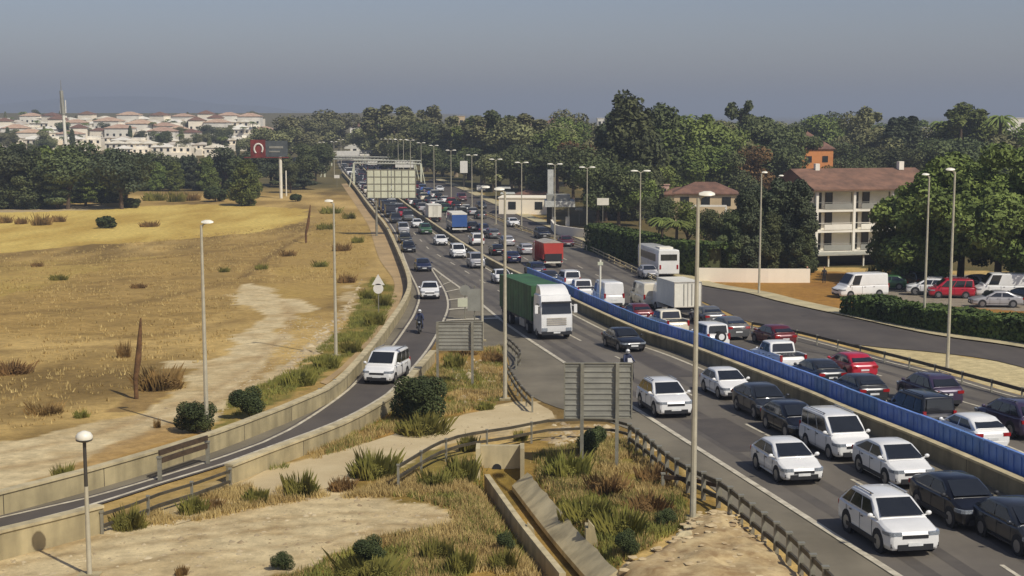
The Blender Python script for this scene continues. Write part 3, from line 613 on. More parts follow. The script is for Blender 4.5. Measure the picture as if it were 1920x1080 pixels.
def skin_body(name, joints, edges, radii, m, parent, loc=(0, 0, 0)):
    me = bpy.data.meshes.new(name); me.from_pydata(joints, edges, []); o = bpy.data.objects.new(name, me); COL.objects.link(o)
    me.materials.append(m); md = o.modifiers.new('skin', 'SKIN'); md.use_smooth_shade = True
    sv_ = me.skin_vertices[0].data
    for i, r_ in enumerate(radii): sv_[i].radius = (r_, r_); sv_[i].use_root = (i == 0)
    o.modifiers.new('sub', 'SUBSURF').render_levels = 1; o.parent = parent; o.location = loc; return o
def make_motorcycle():
    root = empty('motorcycle', (0, 0, 0))
    for y in (.68, -.68):
        t = MB().cyl((-.07, y, .31), (.07, y, .31), .31, n=18).build('wheel', M('tyre'), root, 30); MB().cyl((-.075, y, .31), (.075, y, .31), .19, n=12).build('rim', M('rim'), t)
    b = MB(); b.loft([[(w, y, z0), (w, y, z1), (-w, y, z1), (-w, y, z0)] for y, w, z0, z1 in ((.62, .1, .75, .95), (.4, .22, .45, 1.05), (.1, .2, .35, .92), (-.25, .17, .4, .82), (-.6, .16, .6, .86), (-.95, .08, .74, .88))]); b.build('fairing', M('paint_black'), root, 40, fix=True)
    MB().box((0, -.3, .84), (.28, .75, .1)).build('seat', M('trim'), root)
    q = MB(); [q.cyl((sx*.09, .68, .31), (sx*.1, .45, .98), .03, n=6) for sx in (-1, 1)]; q.build('fork', M('rim'), root)
    MB().cyl((-.38, .33, 1.06), (.38, .33, 1.06), .02, n=6).build('handlebar', M('trim'), root)
    MB().quad((-.16, .5, 1.02), (.16, .5, 1.02), (.12, .34, 1.32), (-.12, .34, 1.32)).build('screen', M('glass'), root)
    MB().ball((0, .62, .88), (.1, .06, .08)).build('headlight', M('head_glass'), root)
    MB().box((0, -.78, 1.0), (.42, .36, .3)).build('top_box', M('trim'), root)
    return root
def make_rider(clothes='cloth_blue'):
    root = empty('person', (0, 0, 0))
    J = [(0, -.28, .95), (0, -.22, 1.22), (0, -.12, 1.42), (0, -.08, 1.52), (0, -.05, 1.66),
         (.19, -.12, 1.42), (.27, .08, 1.22), (.33, .31, 1.09), (-.19, -.12, 1.42), (-.27, .08, 1.22), (-.33, .31, 1.09),
         (.13, -.24, .92), (.21, .14, .78), (.22, -.1, .42), (.24, .08, .36), (-.13, -.24, .92), (-.21, .14, .78), (-.22, -.1, .42), (-.24, .08, .36)]
    E = [(0, 1), (1, 2), (2, 3), (3, 4), (2, 5), (5, 6), (6, 7), (2, 8), (8, 9), (9, 10), (0, 11), (11, 12), (12, 13), (13, 14), (0, 15), (15, 16), (16, 17), (17, 18)]
    R = [.16, .15, .17, .07, .09, .085, .06, .045, .085, .06, .045, .11, .08, .06, .05, .11, .08, .06, .05]
    skin_body('body', J, E, R, M(clothes), root)
    hm_ = MB().ball((0, -.03, 1.68), (.135, .155, .15), 12, 8).build('helmet', M('paint_white'), root, 60)
    q = MB(); q.ball((0, .06, 1.68), (.115, .075, .055), 10, 5); q.build('visor', M('glass'), hm_, 60); return root
# single-mesh versions for the far queue, a few pixels each
LODM = {}
def make_far(kind, paint):
    key = (kind, paint)
    if key in LODM: return LODM[key]
    ms = [M('paint_'+paint), M('glass'), M('tyre'), M('head_glass'), M('tail_red')]; b = MB()
    k = KINDS[kind]; b0 = body_mb(k); b.add(b0.v, b0.f, 0); h, wt, wb, zb, H = cabin_pts(k); yc, rf, rr_, rb = k['yc'], k['rf'], k['rr'], k['rb']
    ring = lambda y, w, z: [(w, y, zb), (w*(.98 if z < H-.3 else wt/w), y, z), (-w*(.98 if z < H-.3 else wt/w), y, z), (-w, y, zb)]
    b.loft([ring(yc, wb, k['cowl']), ring(rf, wb, H), ring(rr_, wb, H), ring(rb, wb, k['tail']+.05)], 1)
    b.box((0, (rf+rr_)/2, H+.015), (wt*1.96, abs(rf-rr_)*1.02, .07), mi=0)
    if kind == 'van': b.box((0, -.9, (zb+H)/2+.05), (wb*1.96, 3.2, H-zb-.05), mi=0)
    for y in (rf*.35+rr_*.65,): b.box((0, y, (zb+H)/2), (wb*1.93, .1, H-zb-.1), mi=0)
    for y in (k['L']*.3, -k['L']*.29):
        for sx in (-1, 1): b.cyl((sx*h-.1, y, k['r']), (sx*h+.01, y, k['r']), k['r'], n=10, mi=2)
    for sx in (-1, 1): b.box((sx*h*.7, k['L']/2-.06, k['nose']-.12), (.36, .14, .14), mi=3); b.box((sx*h*.76, -k['L']/2+.05, k['tail']-.2), (.26, .12, .18), mi=4)
    o = b.build('parked_car', ms, None, 35); LODM[key] = o; o['_proto'] = 1; return o
PROTO = {}; USED = set(); CARN = {'crossover': 'suv', 'hatch': 'car', 'sedan': 'car', 'suv': 'suv', 'mpv': 'van', 'jeep': 'off_road_car', 'pickup': 'pickup_truck', 'van': 'delivery_van'}
def tangent(pl, p):
    a = np.array(pl); i = int(np.argmin((a[:, 0]-p.x)**2+(a[:, 1]-p.y)**2)); i = min(max(i, 2), len(a)-3); d = a[i+2]-a[i-2]; d = d if d[1] > 0 else -d; return Vector((d[0], d[1])).normalized()
def put(root, L, px, py, away, line, end='near', rot=0, dz=0.0):
    """stand a vehicle with the middle of its end nearest the camera over photo pixel (px, py)"""
    p = P(px, py, .06); t = tangent(line, p)
    if rot: t.rotate(Matrix.Rotation(math.radians(rot), 2))
    c = Vector((p.x, p.y))+t*(L/2 if end == 'near' else 0)
    d = t if away else -t
    z0 = float(gz(c.x, c.y)); f = c+d*L/2; bk = c-d*L/2; pitch = math.atan2(float(gz(f.x, f.y))-float(gz(bk.x, bk.y)), L)
    root.location = (c.x, c.y, z0+.055+dz); root.rotation_mode = 'XYZ'
    root.rotation_euler = (pitch, 0, math.atan2(-d.x, d.y)); return root
def vehicle(kind, paint, px, py, away, line, label, cat, group=None, extras=(), rot=0, name=None, end='near'):
    key = (kind, paint, tuple(extras))
    if key not in PROTO: PROTO[key] = make_vehicle(kind, paint, extras); o = PROTO[key]
    else: o = copy_tree(PROTO[key])
    o.name = name or CARN[kind]; put(o, KINDS[kind]['L'], px, py, away, line, end, rot); tag(o, label, cat, group); return o
# ------------------------------------------------------------------ traffic towards the camera
GA = 'vehicles coming towards the camera'; GB = 'vehicles heading away beyond the blue barrier'; Amid = offset(A, -4)
V_ = vehicle
V_('suv', 'white', 1716, 1046, False, A, 'white SUV with roof rails nearest the camera, beside the roadside edge line', 'suv', GA, ())
V_('crossover', 'black', 1846, 998, False, A, 'black SUV with bright chrome grille beside the median wall', 'suv', GA, ('chrome',))
V_('hatch', 'charcoal', 1978, 1052, False, A, 'dark car cut off by the bottom right edge of the photo', 'car', GA)
V_('crossover', 'white', 1716, 919, False, A, 'white SUV between the white van and the black SUV with chrome grille', 'suv', GA)
V_('hatch', 'white', 1508, 911, False, A, 'white hatchback in the outer lane left of the tall white van', 'car', GA)
V_('mpv', 'white', 1605, 867, False, A, 'tall white passenger van behind the white SUV near the blue barrier', 'van', GA)
V_('hatch', 'black', 1518, 826, False, A, 'black hatchback just behind the tall white passenger van', 'car', GA)
V_('crossover', 'charcoal', 1456, 790, False, A, 'dark grey SUV between the black hatchback and a white car', 'suv', GA)
V_('hatch', 'white', 1384, 751, False, A, 'white hatchback close to the median wall, behind the dark grey SUV', 'car', GA)
V_('suv', 'white', 1268, 785, False, A, 'white SUV in the outer lane beside the large ribbed sign back', 'suv', GA)
V_('sedan', 'black', 1190, 661, False, A, 'black saloon right of the white truck with green curtain sides', 'car', GA)
tr, L_ = make_truck('semi'); tag(put(tr, L_, 1044, 637, False, A, rot=0), 'large articulated truck with white cab and green curtain sides', 'truck', GA); tr.name = 'articulated_truck'
mc = make_motorcycle(); tag(put(mc, 2.1, 1187, 715, False, A), 'dark motorcycle ahead of the black saloon, beside the large ribbed sign', 'motorcycle', 'motorcycles'); mc.name = 'motorcycle'
rd = make_rider(); rd.location = mc.location; rd.rotation_euler = mc.rotation_euler; tag(rd, 'rider in dark clothing and white helmet on the motorcycle beside the ribbed sign', 'person', 'motorcycle riders')
V_('hatch', 'white', 946, 533, False, A, 'white hatchback behind the articulated truck, next to the median wall', 'car', GA)
V_('mpv', 'silver', 897, 504, False, A, 'silver people carrier, second vehicle back from the articulated truck, left of the median', 'van', GA)
V_('mpv', 'white', 862, 485, False, A, 'white van left of the median, third vehicle back from the articulated truck', 'van', GA, ('steel',))
V_('hatch', 'white', 829, 461, False, A, 'white car near the median wall, fourth back from the articulated truck', 'car', GA)
V_('suv', 'green', 800, 440, False, A, 'dark green SUV close to the median wall below the pale sign panels', 'suv', GA)
V_('hatch', 'white', 784, 428, False, A, 'white car near the median, fifth back from the articulated truck', 'car', GA)
V_('mpv', 'silver', 758, 440, False, A, 'silver van at the outer edge where the slip road starts to split off', 'van', GA)
V_('sedan', 'black', 762, 457, False, A, 'black saloon right in front of the silver van where the slip road starts', 'car', GA)
V_('hatch', 'black', 768, 474, False, A, 'black hatchback second in the line entering the slip road', 'car', GA)
V_('hatch', 'navy', 796, 510, False, A, 'dark blue hatchback at the tip of the painted gore', 'car', GA)
slip_mid = [tuple((np.array(a)+np.array(b))/2) for a, b in zip(resample(slip_l, 200), resample(slip_r, 200))]
V_('crossover', 'white', 806, 562, False, slip_mid, 'white SUV on the slip road beside the painted gore', 'suv', 'vehicles on the slip road')
mc2 = copy_tree(mc); tag(put(mc2, 2.1, 785, 627, False, slip_mid), 'dark motorcycle on the slip road left of the ribbed sign', 'motorcycle', 'motorcycles')
rd2 = copy_tree(rd); rd2.location = mc2.location; rd2.rotation_euler = mc2.rotation_euler; tag(rd2, 'rider in dark clothing and white helmet riding down the slip road', 'person', 'motorcycle riders')
V_('mpv', 'white', 706, 722, False, slip_mid, 'white van rounding the bend of the slip road', 'van', 'vehicles on the slip road', rot=-6)
# ------------------------------------------------------------------ traffic away from the camera
R_ = right_edge
V_('hatch', 'white', 1862, 848, True, A, 'white hatchback seen from behind next to the blue barrier', 'car', GB)
V_('suv', 'purple', 1948, 826, True, A, 'dark purplish SUV cut off by the right edge of the photo', 'suv', GB)
V_('mpv', 'black', 1762, 815, True, A, 'black van seen from behind, just ahead of the white hatchback at the blue barrier', 'van', GB)
V_('suv', 'purple', 1778, 767, True, A, 'dark purple SUV in the outer lane below the metal crash barrier', 'suv', GB)
V_('hatch', 'charcoal', 1640, 760, True, A, 'dark grey hatchback ahead of the black van at the blue barrier', 'car', GB)
V_('hatch', 'red', 1622, 713, True, A, 'bright red hatchback beside the metal crash barrier', 'car', GB)
V_('sedan', 'charcoal', 1562, 728, True, A, 'dark saloon between the white pickup and the red hatchback', 'car', GB)
V_('pickup', 'white', 1488, 701, True, A, 'white pickup truck with open bed behind the blue barrier', 'pickup truck', GB)
V_('hatch', 'maroon', 1474, 652, True, A, 'dark maroon hatchback near the start of the metal crash barrier', 'car', GB)
V_('crossover', 'grey', 1386, 638, True, A, 'dark grey SUV right of the off-road car with spare wheel', 'suv', GB)
V_('jeep', 'white', 1348, 657, True, A, 'white off-road car with a spare wheel on its tailgate', 'off-road car', GB)
V_('sedan', 'grey', 1342, 612, True, A, 'grey saloon ahead of the white off-road car', 'car', GB)
V_('pickup', 'cream', 1272, 630, True, A, 'small pale pickup ahead of the white off-road car, behind the tall lamp', 'pickup truck', GB)
for kd, x, y, lb in (('box_white', 1290, 597, 'tall white box truck, nearest of the three white boxes in the jam'),):
    t1, L_ = make_truck(kd); t1.name = 'box_truck'; tag(put(t1, L_, x, y, True, A), lb, 'truck', GB)
V_('van', 'cream', 1226, 580, True, A, 'white panel van in the middle of the three white boxes in the jam', 'van', GB, ('panel',))
V_('van', 'white', 1152, 578, True, A, 'white panel van on the left of the three white boxes in the jam', 'van', GB, ('panel',))
V_('hatch', 'maroon', 1207, 606, True, A, 'dark red hatchback between the white panel vans and the blue barrier', 'car', GB)
V_('pickup', 'white', 1100, 562, True, A, 'white pickup truck close to the blue barrier behind the truck cab', 'pickup truck', GB, ('steel',))
V_('mpv', 'white', 1074, 541, True, A, 'white van just ahead of the pickup behind the truck cab', 'van', GB)
t2, L_ = make_truck('tipper'); t2.name = 'tipper_truck'; tag(put(t2, L_, 1038, 503, True, A), 'red tipper truck with a grey load cover in the jam', 'truck', GB)
V_('sedan', 'navy', 965, 494, True, A, 'dark blue saloon left of the red tipper truck', 'car', GB)
V_('hatch', 'silver', 990, 478, True, A, 'small silver hatchback just left of the red tipper truck', 'car', GB)
V_('suv', 'navy', 1010, 520, True, A, 'dark blue SUV behind the red tipper truck at the median', 'suv', GB)
V_('sedan', 'charcoal', 1036, 535, True, A, 'dark grey saloon in front of the truck cab beyond the median', 'car', GB)
V_('sedan', 'silver', 955, 462, True, A, 'silver saloon in the middle lane ahead of the silver hatchback', 'car', GB)
V_('mpv', 'white', 897, 461, True, A, 'white van with a dark rear window, close to the median wall in the jam', 'van', GB, ('barrack',))
V_('hatch', 'black', 936, 480, True, A, 'black hatchback at the median just right of the white van with dark rear window', 'car', GB)
t3, L_ = make_truck('lorry_blue'); t3.name = 'lorry'; tag(put(t3, L_, 862, 438, True, A), 'blue lorry with a white roof in the jam', 'truck', GB)
t4, L_ = make_truck('box_grey'); t4.name = 'box_truck'; tag(put(t4, L_, 816, 417, True, A), 'white box lorry left of and ahead of the blue lorry', 'truck', GB)
V_('suv', 'black', 888, 436, True, A, 'black SUV right beside the blue lorry', 'suv', GB)
V_('suv', 'navy', 908, 440, True, A, 'dark blue SUV in the outer lane near the blue lorry', 'suv', GB)
V_('hatch', 'grey', 928, 448, True, A, 'grey hatchback in the outer lane behind the dark blue SUV', 'car', GB)
# service road
GS = 'vehicles on the service road'; smid = [tuple((np.array(a)+np.array(b))/2) for a, b in zip(resample(serv_low, 300), resample(serv_up, 300))]
co, L_ = make_coach(); tag(put(co, L_, 1254, 520, True, smid, rot=0), 'long white coach with dark windows on the service road', 'coach', GS)
V_('hatch', 'silver', 1222, 524, False, smid, 'silver hatchback on the service road beside the white coach', 'car', GS)
V_('sedan', 'maroon', 1066, 463, False, smid, 'dark red saloon on the service road below the white garden wall', 'car', GS)
V_('suv', 'black', 1022, 448, False, smid, 'black SUV on the service road ahead of the dark red saloon', 'suv', GS)
V_('hatch', 'white', 966, 426, False, smid, 'white hatchback on the service road above the red tipper truck', 'car', GS)
V_('hatch', 'charcoal', 905, 392, False, smid, 'dark grey hatchback on the service road right of the blue lorry', 'car', GS)
V_('mpv', 'maroon', 868, 378, False, smid, 'dark red van on the service road beside the pale verge', 'van', GS)
V_('hatch', 'white', 826, 360, False, smid, 'white car on the service road, farthest one beside the wood', 'car', GS)
# car park
GP = 'vehicles in the car park'; axis = [(0, 0), (1, .45), (2, .9), (3, 1.35), (4, 1.8), (5, 2.25)]
def park(kind, paint, px, py, hd, label, cat, extras=()):
    o = V_(kind, paint, px, py, True, axis, label, cat, GP, extras, end='mid'); o.rotation_euler[2] = math.radians(hd); o.rotation_euler[0] = 0; return o
park('van', 'white', 1612, 556, 108, 'white delivery van parked at the end of the hedge', 'van', ('panel',))
park('hatch', 'green', 1662, 541, 80, 'pale green hatchback parked behind the white delivery van', 'car')
park('suv', 'black', 1716, 537, 10, 'black SUV parked in the shade left of the red car', 'suv')
park('suv', 'white', 1742, 552, 75, 'white SUV parked touching the left side of the red car', 'suv')
park('mpv', 'red', 1782, 557, 84, 'red car parked under the large green trees', 'car')
park('van', 'white', 1878, 556, 85, 'white van parked under the trees at the right edge', 'van')
park('sedan', 'silver', 1866, 574, 86, 'silver saloon parked in front of the white van at the right edge', 'car')
park('hatch', 'silver', 1830, 540, 20, 'silver hatchback parked between the red car and the white van', 'car')
park('hatch', 'black', 1918, 568, 20, 'black hatchback parked at the far right edge', 'car')
# ------------------------------------------------------------------ the far queue
PAL = ['white']*6+['silver']*4+['grey']*3+['black']*3+['charcoal']*2+['navy', 'maroon', 'red', 'green', 'blue', 'cream']
KL = ['hatch']*4+['sedan']*2+['suv']*4+['mpv']*2+['van']*2; CN = {'hatch': 'hatchback', 'sedan': 'saloon', 'suv': 'SUV', 'mpv': 'people carrier', 'jeep': '', 'pickup': '', 'van': 'panel van'}
rq = random.Random(11); SEEN = set()
def queue(pl, pr, t, Y0, Y1, gap, away, lane, grp):
    Y = Y0; i = 0
    while Y < Y1:
        k = rq.choice(KL); c = rq.choice(PAL); src = make_far(k, c); o = src if (k, c) not in SEEN else src.copy()
        if (k, c) in SEEN: COL.objects.link(o)
        SEEN.add((k, c)); 
        if '_proto' in o: del o['_proto']
        o.name = CARN[k]; x = float(xat(pl, Y)*(1-t)+xat(pr, Y)*t); x2 = float(xat(pl, Y+4)*(1-t)+xat(pr, Y+4)*t); d = Vector((x2-x, 4)).normalized()
        if not away: d = -d
        o.location = (x, Y, float(gz(x, Y))+.055); o.rotation_euler = (0, 0, math.atan2(-d.x, d.y))
        tag(o, f"{c} {CN[k]}, {ordw(i)} {lane}", 'van' if k in ('van', 'mpv') else 'car', grp)
        i += 1; Y += gap*rq.uniform(.8, 1.35)
Q1 = 'cars of the far queue coming towards the camera'; Q2 = 'cars of the far queue heading away'
Yg = P(760, 425).y
queue(LFc, Ain, .27, P(715, 418).y, 520, 11, False, 'in outer lane below the far gantry', Q1)
queue(LFc, Ain, .72, P(765, 414).y, 520, 10, False, 'in inner lane below the far gantry', Q1)
queue(A, Sc, .17, P(800, 403).y, 560, 8.6, True, 'in median jam lane beyond blue lorry', Q2)
queue(A, Sc, .5, P(850, 412).y, 560, 8.4, True, 'in middle jam lane beyond blue lorry', Q2)
queue(A, Sc, .8, P(880, 410).y, 560, 8.8, True, 'in outer jam lane beyond blue lorry', Q2)
# ------------------------------------------------------------------ walls and barriers
def wall(name, line, w, h, m, label, cat, cap=None, zb=-.3, group=None, z_top=None):
    a = offset(line, -w/2); b = offset(line, w/2); mb = MB(); n = len(a)
    def z(q): return float(gz(*q))
    rings = [[(a[i][0], a[i][1], z(a[i])+zb), (a[i][0], a[i][1], z(a[i])+h), (b[i][0], b[i][1], z(b[i])+h), (b[i][0], b[i][1], z(b[i])+zb)] for i in range(n)]
    mb.loft(rings)
    if cap is None:
        o = mb.build(name, m, None, fix=True); return tag(o, label, cat, group)
    q = resample(line, max(2, int(length(line)/5)))
    for i_ in range(1, len(q)-1):
        t_ = q[i_]-q[i_-1]; mb.box((q[i_][0], q[i_][1], z(q[i_])+h/2-.02), (.035, w+.012, h), math.atan2(t_[1], t_[0]), mi=1)
    root = empty(name, (0, 0, 0), 0, label, cat, group); mb.build('wall_face', [m, M('joint')], root, fix=True)
    a2 = offset(line, -w/2-.06); b2 = offset(line, w/2+.06)
    MB().loft([[(a2[i][0], a2[i][1], z(a[i])+h-.02), (a2[i][0], a2[i][1], z(a[i])+h+.08), (b2[i][0], b2[i][1], z(b[i])+h+.08), (b2[i][0], b2[i][1], z(b[i])+h-.02)] for i in range(n)]).build('wall_cap', cap, root, fix=True)
    return root
wall('median_wall', [q for q in A if q[1] < 560], .28, .78, M('concrete_olive'), 'long low concrete wall between the two carriageways', 'wall', M('concrete_light'))
# outer wall of the slip road: top edge traced, foot = 0.9 m lower
def foot(pl, h): return low(pl, h)
W_top = [(-220, 985), (0, 927), (160, 886), (300, 846), (400, 815), (500, 778), (567, 751), (633, 717), (698, 648), (730, 606), (757, 566), (768, 536), (762, 506), (747, 470), (733, 440), (720, 418), (694, 387), (662, 345), (642, 322)]
Wl = curve(foot(W_top, .85))
wall('retaining_wall', Wl, .3, .85, M('concrete'), 'long concrete wall along the outer side of the slip road beside the dry field', 'wall', M('concrete_light'))
ribbon('verge', curve([(600, 718), (640, 688), (690, 636), (718, 590), (738, 548), (736, 522), (712, 487), (700, 452), (690, 422), (668, 387), (640, 345)]), curve([(612, 722), (650, 690), (705, 640), (742, 585), (763, 547), (761, 522), (748, 488), (734, 452), (720, 424), (694, 391), (650, 344)]), .04, M('pavement_warm'), n=160, k=5)
N1 = curve(foot([(-220, 1075), (0, 1000), (100, 976), (190, 953)], .95)); wall('concrete_wall', N1, .3, .95, M('concrete'), 'low concrete wall by the slip road at the left edge, next to the globe lamp', 'wall', M('concrete_light'))
N2 = curve(foot([(430, 876), (500, 849), (640, 796), (720, 753), (757, 722), (812, 660)], .75)); wall('concrete_wall', N2, .3, .75, M('concrete'), 'low concrete wall curving along the slip road beside the big green bush', 'wall', M('concrete_light'))
# blue panels behind the median wall
ps = offset(A, -.6) if offset(A, -.6)[len(A)//2][0] > A[len(A)//2][0] else offset(A, .6)
bl = [q for q in ps if q[1] < P(1000, 527).y]; s = np.r_[0, np.cumsum(np.hypot(*np.diff(np.array(bl), axis=0).T))]; ba = np.array(bl)
mb = MB(); mb.cur = 0
rr = random.Random(3)
mb.box((0, 0, .92), (1.93, .10, 1.84)); [mb.box((x, -.07, .95), (.1, .05, 1.6)) for x in (-.6, 0, .6)]; mb.box((0, 0, 1.88), (1.93, .16, .07)); mb.box((0, 0, .1), (1.9, .4, .2))
def panel_at(u): return np.array([np.interp(u, s, ba[:, 0]), np.interp(u, s, ba[:, 1])])
u = 0; i = 0; first = None
while u+2 < s[-1]:
    p, q = panel_at(u), panel_at(u+2); c = (p+q)/2; an = math.atan2(q[1]-p[1], q[0]-p[0])
    if first is None: first = o = mb.build('barrier_panel', M('blue_plastic'))
    else: o = first.copy(); COL.objects.link(o)
    o.location = (c[0], c[1], float(gz(*c))); fl = math.cos(an) < 0; pt_ = math.atan2(float(gz(*q))-float(gz(*p)), 2); o.rotation_euler = (0, pt_ if fl else -pt_, an+math.pi*fl); o.scale = (1.01, 1, (.83+.015*rr.random()))
    u += 2
    tag(o, f"blue plastic screen panel, {ordw(i)} from the right edge", 'barrier panel', 'blue screen panels along the median wall'); i += 1
NB = i
# ------------------------------------------------------------------ guard rails
def guard(name, line, label, hs=(.45, .95), post_gap=2.0, h=1.05, rm='galvanised_dark', pm='galvanised', rt=.16, pw=.14, group='crash barriers', cat='guard rail'):
    a = np.array(line); root = empty(name, (float(a[0][0]), float(a[0][1]), float(gz(*a[0]))), 0, label, cat, group); o0 = Vector(root.location)
    for hh in hs:
        mb = MB(); l, r_ = offset(line, -.04), offset(line, .04)
        mb.loft([[Vector((l[i][0], l[i][1], float(gz(*a[i]))+hh-rt/2))-o0, Vector((l[i][0], l[i][1], float(gz(*a[i]))+hh+rt/2))-o0, Vector((r_[i][0], r_[i][1], float(gz(*a[i]))+hh+rt/2))-o0, Vector((r_[i][0], r_[i][1], float(gz(*a[i]))+hh-rt/2))-o0] for i in range(len(a))]); mb.build('rail', M(rm), root, fix=True)
    L = length(line); n = min(99, int(L/post_gap)+1); q = resample(line, n); pm_ = None
    for p in q:
        if pm_ is None:
            mb = MB(); mb.box((0, 0, h/2-.1), (pw, pw*.8, h+.2)); mb.box((0, 0, h+.02), (pw*1.35, pw*1.2, .06)); pm_ = o = mb.build('post', M(pm), root)
        else: o = pm_.copy(); COL.objects.link(o); o.parent = root
        o.location = (p[0]-o0.x, p[1]-o0.y, float(gz(*p))-o0.z)
    return root
g1 = curve(foot([(747, 878), (827, 832), (890, 815), (957, 805), (1027, 792), (1090, 789), (1150, 792), (1180, 800)], .95), 1.2)
guard('guard_rail', g1, 'metal railing curving round the top of the drainage ditch', (.5, .95), 2.6, 1.0, rt=.12, pw=.1)
g2 = curve(foot([(1180, 801), (1215, 826), (1250, 855), (1290, 880), (1345, 905), (1400, 945), (1487, 1014), (1560, 1085), (1700, 1210)], 1.05), 1.2)
guard('guard_rail', g2, 'steel barrier with close posts beside the stone slope in the bottom right', (.42, .98), 1.25, 1.1, rt=.17, pw=.17)
g3 = curve(foot([(1243, 890), (1300, 897), (1350, 908)], .6), 1.0)
guard('guard_rail', g3, 'short dark rail branching off by the foot of the tall lamp', (.5,), 1.6, .6, rm='rail_wood', rt=.16)
g4 = curve(foot([(192, 965), (250, 947), (300, 927), (370, 906), (432, 884)], .75), 1.2)
guard('guard_rail', g4, 'metal railing between the two low concrete walls of the slip road', (.3, .72), 2.0, .8, rt=.1, pw=.1)
g5 = curve(foot([(300, 858), (345, 843), (390, 829)], 1.1), 1.0)
guard('guard_rail', g5, 'short dark double rail fixed on the long slip road wall, left of the tall lamp', (.86, 1.2), 2.4, 1.0, rm='rail_wood', rt=.22, pw=.16)
g6 = curve(foot([(600, 732), (614, 725), (628, 715)], .9), .5)
guard('guard_rail', g6, 'short dark rail on the long slip road wall above the white van', (.6, .85), 2.2, .9, rm='rail_wood', rt=.16)
g7 = curve(foot([(946, 632), (962, 645), (976, 662), (968, 672)], .8), .8)
guard('guard_rail', g7, 'bent end of crash barrier at the tip of the dry grass triangle', (.4, .8), 1.6, .85, rt=.14, pw=.1)
g8 = curve(foot([(950, 684), (962, 705), (978, 728), (998, 748)], .8), .8)
guard('guard_rail', g8, 'short metal barrier on the right side of the dry grass triangle', (.4, .8), 1.6, .85, rt=.14, pw=.1)
g9 = curve(foot([(2100, 790), (1914, 733), (1777, 696), (1683, 671), (1597, 650), (1480, 621), (1410, 608)], .6), 2)
guard('guard_rail', g9, 'long dark metal barrier between the jam and the service road on the right', (.65,), 3.0, .75, rt=.2, pw=.1)
g10 = curve([(1232, 534), (1200, 518), (1100, 469), (1040, 453), (978, 433), (936, 415), (885, 395), (846, 379)], 2)
guard('guard_rail', g10, 'pale double barrier separating the service road from the jam', (.35, .75), 4.0, .8, rm='concrete_light', pm='concrete_light', rt=.14, pw=.1)
# ------------------------------------------------------------------ lamps
def lamp(px, py, top, label, heads, group='tall street lamps', hx=None, r=.1):
    hs_ = .56 if len(heads) == 1 else .82
    p = P(px, py); H = height_at(p, top); root = empty('street_lamp', p, 0, label, 'street lamp', group)
    mb = MB(); mb.tube([(0, 0, -.2), (0, 0, 1.2), (0, 0, H*.6), (0, 0, H-.1)], [r*1.25, r*1.15, r*.85, r*.6], 8); mb.build('pole', M('lamp_pole'), root, 40)
    MB().box((0, 0, .03), (.6, .6, .14)).build('base_plate', M('concrete'), root)
    for sx in heads:
        a = MB(); a.tube([(0, 0, H-.25), (sx*.2*hs_, 0, H-.06), (sx*.5*hs_, 0, H)], .045, 6); a.build('arm', M('lamp_pole'), root)
        hd = MB(); hd.loft([[(sx*(x*hs_-(.2 if len(heads) == 1 else 0)), w*c, H+.03+hh*s_) for c, s_ in ((1, -.4), (.8, .5), (0, 1), (-.8, .5), (-1, -.4))][::1] for x, w, hh in ((.4, .09, .06), (.75, .17, .12), (1.15, .17, .12), (1.42, .08, .05))]); hd.build('lamp_head', M('lamp_head'), root, 50, fix=True)
    return root
def slamp(px, py, top, label, sx, **k): return lamp(px, py, top, label, (sx,), **k)
slamp(1299, 974, 366, 'tall lamp standing on the stone slope beside the near carriageway', 1)
slamp(388, 812, 418, 'tall lamp beside two green bushes at the slip road wall', 1)
slamp(630, 668, 378, 'tall lamp in the scrub left of the slip road', -1)
slamp(947, 750, 356, 'tall lamp at the dry grass triangle, left of the truck cab', -1)
slamp(904, 640, 352, 'tall lamp behind the painted gore', 1)
slamp(1776, 692, 319, 'tallest lamp on the pale verge at the right', -1)
slamp(1732, 615, 328, 'tall lamp before the hedge on the service road', -1)
slamp(1423, 552, 324, 'tall lamp in front of the white garden wall', 1)
p = P(1456, 505); slamp(1456, 505, 330, 'lamp with slanted arm half hidden by the trees beside the balcony block', 1)
for i, (x, y, t) in enumerate([(1199, 515, 321), (1100, 470, 314), (1040, 455, 308), (978, 433, 305), (930, 421, 299), (885, 397, 291), (846, 382, 282), (814, 366, 273), (790, 352, 268)]):
    lamp(x, y, t, f'double armed lamp on the service road separator, {ordw(i)} up the road', (-1, 1), 'double armed lamps', r=.09)
for i, (x, y, t) in enumerate([(770, 352, 263), (757, 344, 262), (747, 338, 262), (737, 333, 261), (728, 328, 261), (720, 322, 261), (713, 316, 261), (706, 312, 262)]):
    lamp(x, y, t, f'small far double lamp above the pale sign panels, {ordw(i)} from the right', (-1, 1), 'far double lamps', r=.1)
for i, (x, y, t) in enumerate([(604, 322, 267), (627, 330, 266), (640, 310, 262)]):
    lamp(x, y, t, f'far lamp left of the long gantry, {ordw(i)} from the left', (-1, 1), 'far lamps left of the road', r=.1)
